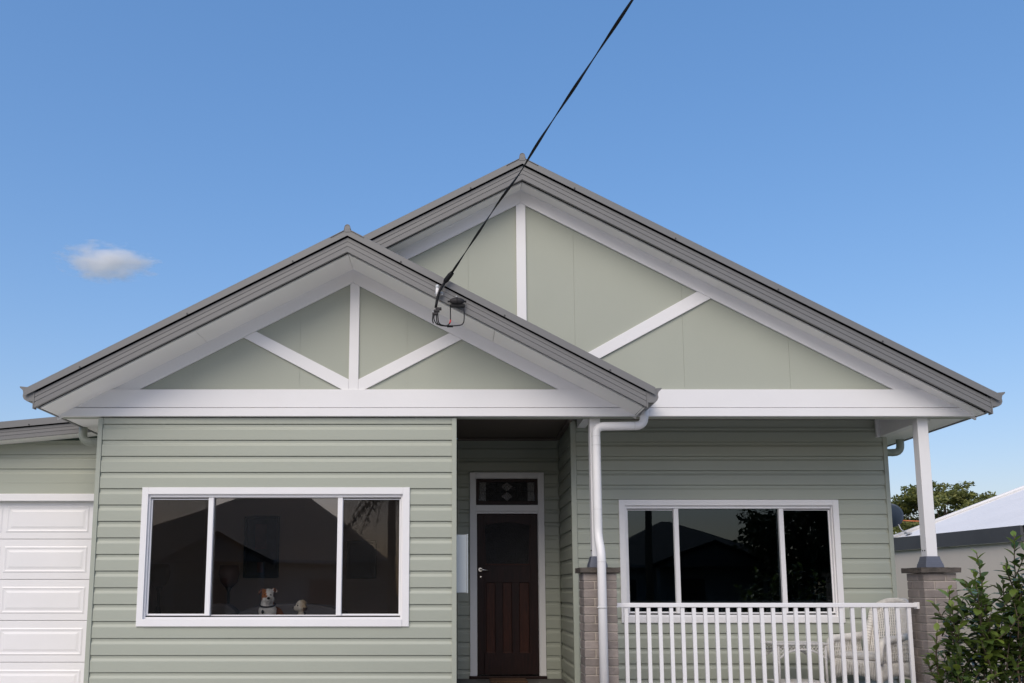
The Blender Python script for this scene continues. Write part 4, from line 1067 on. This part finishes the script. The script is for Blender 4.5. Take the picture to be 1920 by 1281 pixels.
tops = [(4.10, 1.50), (4.17, 1.62), (4.36, 1.93), (4.28, 1.70), (4.48, 1.78), (4.58, 1.83), (4.72, 2.09), (4.62, 1.72), (4.84, 1.92), (4.95, 2.02), (5.10, 1.90), (5.25, 1.75), (4.03, 1.28), (4.06, 1.08), (4.42, 1.55), (4.20, 1.36), (4.70, 1.62), (5.0, 1.65), (4.86, 1.48), (4.5, 1.40), (5.35, 1.5)]
for (x, z) in tops:
    x = 4.14 + (x - 4.03) * 0.96
    y = -1.62 + rs.uniform(-.16, .30)
    b0 = (4.85 + (x - 4.85) * 0.28, -1.5 + rs.uniform(-.15, .15), 0.05)
    b1 = Vector((4.85 + (x - 4.85) * 0.93, y, z * 0.52))
    MB().tube([b0, Vector(b0).lerp(b1, .5) + Vector((0, 0, .05)), b1], [0.014, 0.011, 0.008], 6).build('stem', 'stem', shrub)
    path = shoot(b1, (x + rs.uniform(-.02, .02), y + rs.uniform(-.04, .04), z), 0.007)
    for j in range(rs.randint(5, 7)):
        q = path[int(len(path) * rs.uniform(0.0, 0.62))]
        shoot(q, q + Vector((rs.uniform(-.12 if q.x < 4.35 else -.24, .24), rs.uniform(-.26, .20), rs.uniform(.16, .34))), 0.004)
for j in range(46):                                            # inner shoots fill the middle of the bush
    x = rs.uniform(4.28, 5.4); z = rs.uniform(0.35, 1.30); y = -1.5 + rs.uniform(-.35, .4)
    shoot((x, y, z), (x + rs.uniform(-.15, .15), y + rs.uniform(-.2, .1), z + rs.uniform(.25, .45)), 0.005, False)
cp = Vector((0, -9.2, 1.6))
leaves.sort(key=lambda a: (a[0].translation - cp).length)
vis = [a for a in leaves if a[0].translation.z > 1.0 and a[0].translation.x < 5.0]
near = vis[:290]; nid = set(id(a) for a in near)
lm = {k: MB().add(LV, LF, True).mesh('leaf', k) for k in ('leaf', 'leaf_new')}
for (m, k) in near:
    o = link('leaf', lm[k], shrub); o.matrix_basis = Matrix.Translation(-wloc(shrub)) @ m
for k in ('leaf', 'leaf_new'):
    b = MB()
    for a in leaves:
        if a[1] != k or id(a) in nid: continue
        b.v += [tuple(a[0] @ Vector(v)) for v in LV]; n0 = len(b.v) - len(LV)
        for f in LF: b.f.append(tuple(i + n0 for i in f)); b.sm.append(True)
    me = bpy.data.meshes.new('foliage'); me.from_pydata(b.v, [], b.f); me.polygons.foreach_set('use_smooth', b.sm); me.materials.append(M[k])
    tag(link('foliage', me, shrub), kind='stuff')

def quad_leaves(b, c, rad, n, size, rng, flat=0.6):
    for _ in range(n):
        while True:
            v = Vector((rng.uniform(-1, 1), rng.uniform(-1, 1), rng.uniform(-1, 1)))
            if 0.15 < v.length < 1: break
        p = Vector(c) + Vector((v.x * rad[0], v.y * rad[1], v.z * rad[2]))
        a = Vector((rng.gauss(0, 1), rng.gauss(0, 1), rng.gauss(0, flat))).normalized(); u = a.cross(Vector((rng.gauss(0, 1), rng.gauss(0, 1), rng.gauss(0, 1)))).normalized()
        s = size * rng.uniform(.6, 1.3)
        k = len(b.v); b.v += [tuple(p - a * s), tuple(p + u * s * .45), tuple(p + a * s), tuple(p - u * s * .45)]; b.f.append((k, k + 1, k + 2, k + 3)); b.sm.append(False)
def tree(name, label, base, trunk_h, crown_c, crown_r, nl, clump, mat, seed, size, dome=False, per=70, group=None):
    rng = random.Random(seed)
    t = thing(name, label, 'tree', base, group=group); base = Vector(base); cc = Vector(crown_c)
    tb_ = MB(); fork = base + Vector((0, 0, trunk_h)); rr0 = 0.028 * crown_r[0] + 0.1
    tb_.tube([base, base.lerp(fork, .5) + Vector((.1, 0, 0)), fork], [rr0 * 1.3, rr0, rr0 * .8], 9)
    lv = MB()
    for i in range(nl):
        while True:
            v = Vector((rng.uniform(-1, 1), rng.uniform(-1, 1), rng.uniform(-0.35 if dome else -1, 1)))
            if 0.55 < v.length < 1: break
        p = cc + Vector((v.x * crown_r[0], v.y * crown_r[1], v.z * crown_r[2]))
        mid = fork.lerp(p, .5) + Vector((0, 0, -0.12 * (p - fork).length if dome else 0.05))
        tb_.tube([fork + Vector((0, 0, -.05)), mid, p], [rr0 * .42, rr0 * .22, rr0 * .06], 5)
        for j in range(4):
            quad_leaves(lv, p + Vector((rng.gauss(0, clump * .55), rng.gauss(0, clump * .55), rng.gauss(0, clump * .25))), (clump * .8, clump * .8, clump * (.32 if dome else .6)), per, size, rng)
    tb_.build('trunk', 'bark', t)
    me = bpy.data.meshes.new('crown'); me.from_pydata(lv.v, [], lv.f); me.materials.append(M[mat]); link('crown', me, t)
    return t
tree('spreading_tree', 'broad spreading tree beyond the roof of the house next door', (30.5, 46, 0), 4.6, (30.6, 46, 5.9), (3.3, 3.0, 2.4), 46, 0.75, 'leaf_tree', 5, 0.13, True, 80)

# ---------------------------------------------------------------- across the street, behind the camera (seen in the window glass)
def hip_house(name, label, x0, x1, y0, y1, ze, rx0, rx1, zr, wallm, gable=None):
    t = thing(name, label, 'house', ((x0 + x1) / 2, (y0 + y1) / 2, 0))
    MB().box(x0 + .5, x1 - .5, y0 + .5, y1 - .5, 0, ze).build('wall', wallm, t)
    ym = (y0 + y1) / 2
    vs_ = [(x0, y0, ze), (x1, y0, ze), (x1, y1, ze), (x0, y1, ze), (rx0, ym, zr), (rx1, ym, zr)]
    MB().add(vs_, [(0, 1, 5, 4), (1, 2, 5), (2, 3, 4, 5), (3, 0, 4), (0, 3, 2, 1)]).build('roof', 'tile_roof', t)
    MB().box(x0 - .08, x1 + .08, y1, y1 + .1, ze - .02, ze + .1).build('gutter', 'grey', t)
    yf = y1 - .5
    for xa in (x0 + 1.6, x1 - 3.0):
        w_ = MB().box(xa, xa + 1.5, yf - .02, yf + .04, 1.0, 2.2).build('window', 'grey', t); MB().box(xa + .08, xa + 1.42, yf + .041, yf + .05, 1.08, 2.12).build('pane', 'lead_glass', w_)
    xd = (x0 + x1) / 2
    MB().box(xd - .45, xd + .45, yf - .02, yf + .05, 0.1, 2.15).build('door', 'wood', t)
    if gable:
        gx, gw_, gz, gy = gable
        g_ = MB(); g_.prism([(gx - gw_, ze), (gx + gw_, ze), (gx, gz)], y1 - 2.5, y1 + gy); g_.build('gable_roof', 'tile_roof', t)
        for s_ in (-1, 1):
            MB().sweep_x([(y1 + gy - .02, 0), (y1 + gy - .02, .18), (y1 + gy + .08, .18), (y1 + gy + .08, 0)], gx, gx + s_ * (gw_ + .25), gz - .02, gz - .02 - (gz - ze) * (gw_ + .25) / gw_).build('barge_board', 'dark', t)
            MB().box(gx + s_ * (gw_ - .2) - .07, gx + s_ * (gw_ - .2) + .07, y1 + gy - .3, y1 + gy - .16, 0, ze).build('porch_post', 'opp_wall', t)
    return t
hip_house('opposite_house', 'hip roofed house across the street, mirrored in the front window', -16.2, -2.9, -36, -25.5, 2.75, -9.6, -6.6, 5.9, 'opp_wall', (-9.0, 1.9, 3.75, 1.2))
hip_house('opposite_house', 'gabled house across the street, mirrored in the verandah window', 4.6, 15.6, -35, -26, 2.6, 9.8, 10.2, 4.9, 'opp_wall2', (10.6, 2.4, 3.6, 1.0))
tree('garden_tree', 'dark bushy tree across the street, mirrored in the verandah window', (14.2, -24.5, 0), 2.0, (14.2, -24.5, 4.0), (2.6, 2.2, 2.2), 40, 0.7, 'leaf_dark', 9, 0.16, False, 45)
palm = thing('palm_tree', 'palm tree across the street, mirrored in the right pane', 'tree', (-1.9, -17.5, 0))
MB().tube([(-1.9, -17.5, 0), (-1.95, -17.5, 2.4), (-1.9, -17.5, 4.6)], [0.17, 0.13, 0.11], 10).build('trunk', 'bark', palm)
rp = random.Random(4)
for i in range(18):
    a = 2 * math.pi * i / 18 + rp.uniform(-.15, .15); e = rp.uniform(-.2, 1.0); d = Vector((math.cos(a), math.sin(a), 0)); fp = MB(); L = rp.uniform(1.4, 1.9); pp = []
    for k in range(12):
        t = k / 11; pp.append(Vector((-1.9, -17.5, 4.6)) + d * L * t * (0.95 - 0.25 * e * t) + Vector((0, 0, e * 0.9 * t - 1.35 * t * t)))
    fp.tube(pp, 0.012, 5)
    for k in range(1, 12):
        for s_ in (-1, 1):
            sdv = d.cross(Vector((0, 0, 1))) * s_; p = pp[k]; l_ = 0.42 * math.sin(math.pi * (0.12 + 0.8 * k / 11))
            q = p + sdv * l_ * .75 + Vector((0, 0, -l_ * .75)); w = d * 0.028
            fp.add([p - w, p + w, q], [(0, 1, 2)])
    fp.build('frond', 'leaf_dark', palm)
pole = thing('power_pole', 'timber power pole across the street carrying the service cable', 'pole', (7.378, -22.3, 0))
PBx, PBy = 7.378, -22.3
MB().tube([(PBx, PBy, 0), (PBx, PBy, 9.6)], [0.17, 0.12], 12).build('pole_shaft', 'timber_pole', pole)
MB().box(PBx - 1.1, PBx + 1.1, PBy - .06, PBy + .06, 8.52, 8.64).build('cross_arm', 'timber_pole', pole, 0.01)
for x in (-.95, -.45, .45, .95): MB().lathe([(0.03, 0), (0.045, 0.05), (0.03, 0.09), (0.04, 0.12)], (PBx + x, PBy, 8.64), 10).build('insulator', 'ceramic', pole)

# ---------------------------------------------------------------- the small cloud
bm = bmesh.new(); bmesh.ops.create_icosphere(bm, subdivisions=3, radius=1.0)
me = bpy.data.meshes.new('cloud'); bm.to_mesh(me); bm.free()
cm = bpy.data.materials.new('cloud_vapour'); cm.use_nodes = True; n = cm.node_tree.nodes; l = cm.node_tree.links; n.remove(n['Principled BSDF'])
pv = n.new('ShaderNodeVolumePrincipled'); pv.inputs['Color'].default_value = (1, 1, 1, 1); pv.inputs['Anisotropy'].default_value = 0.0
tc = n.new('ShaderNodeTexCoord'); nz = n.new('ShaderNodeTexNoise'); nz.inputs['Scale'].default_value = 2.3; nz.inputs['Detail'].default_value = 5; nz.inputs['Roughness'].default_value = 0.6
l.new(tc.outputs['Object'], nz.inputs['Vector'])
ln = n.new('ShaderNodeVectorMath'); ln.operation = 'LENGTH'; l.new(tc.outputs['Object'], ln.inputs[0])
m1 = n.new('ShaderNodeMath'); m1.operation = 'MULTIPLY_ADD'; m1.inputs[1].default_value = 2.1; m1.inputs[2].default_value = -0.25; l.new(nz.outputs['Fac'], m1.inputs[0])
m2 = n.new('ShaderNodeMath'); m2.operation = 'SUBTRACT'; l.new(m1.outputs[0], m2.inputs[0]); l.new(ln.outputs['Value'], m2.inputs[1])
m3 = n.new('ShaderNodeMath'); m3.operation = 'MULTIPLY'; m3.inputs[1].default_value = 0.26; m3.use_clamp = True; l.new(m2.outputs[0], m3.inputs[0])
l.new(m3.outputs[0], pv.inputs['Density']); l.new(pv.outputs[0], n['Material Output'].inputs['Volume'])
me.materials.append(cm)
cl = tag(link('cloud', me, None, (-374, 900, 352)), 'small white fluffy cloud in the blue sky at left', 'cloud')
cl.scale = (62, 15, 25); cl.rotation_euler = (0, R(6), 0)
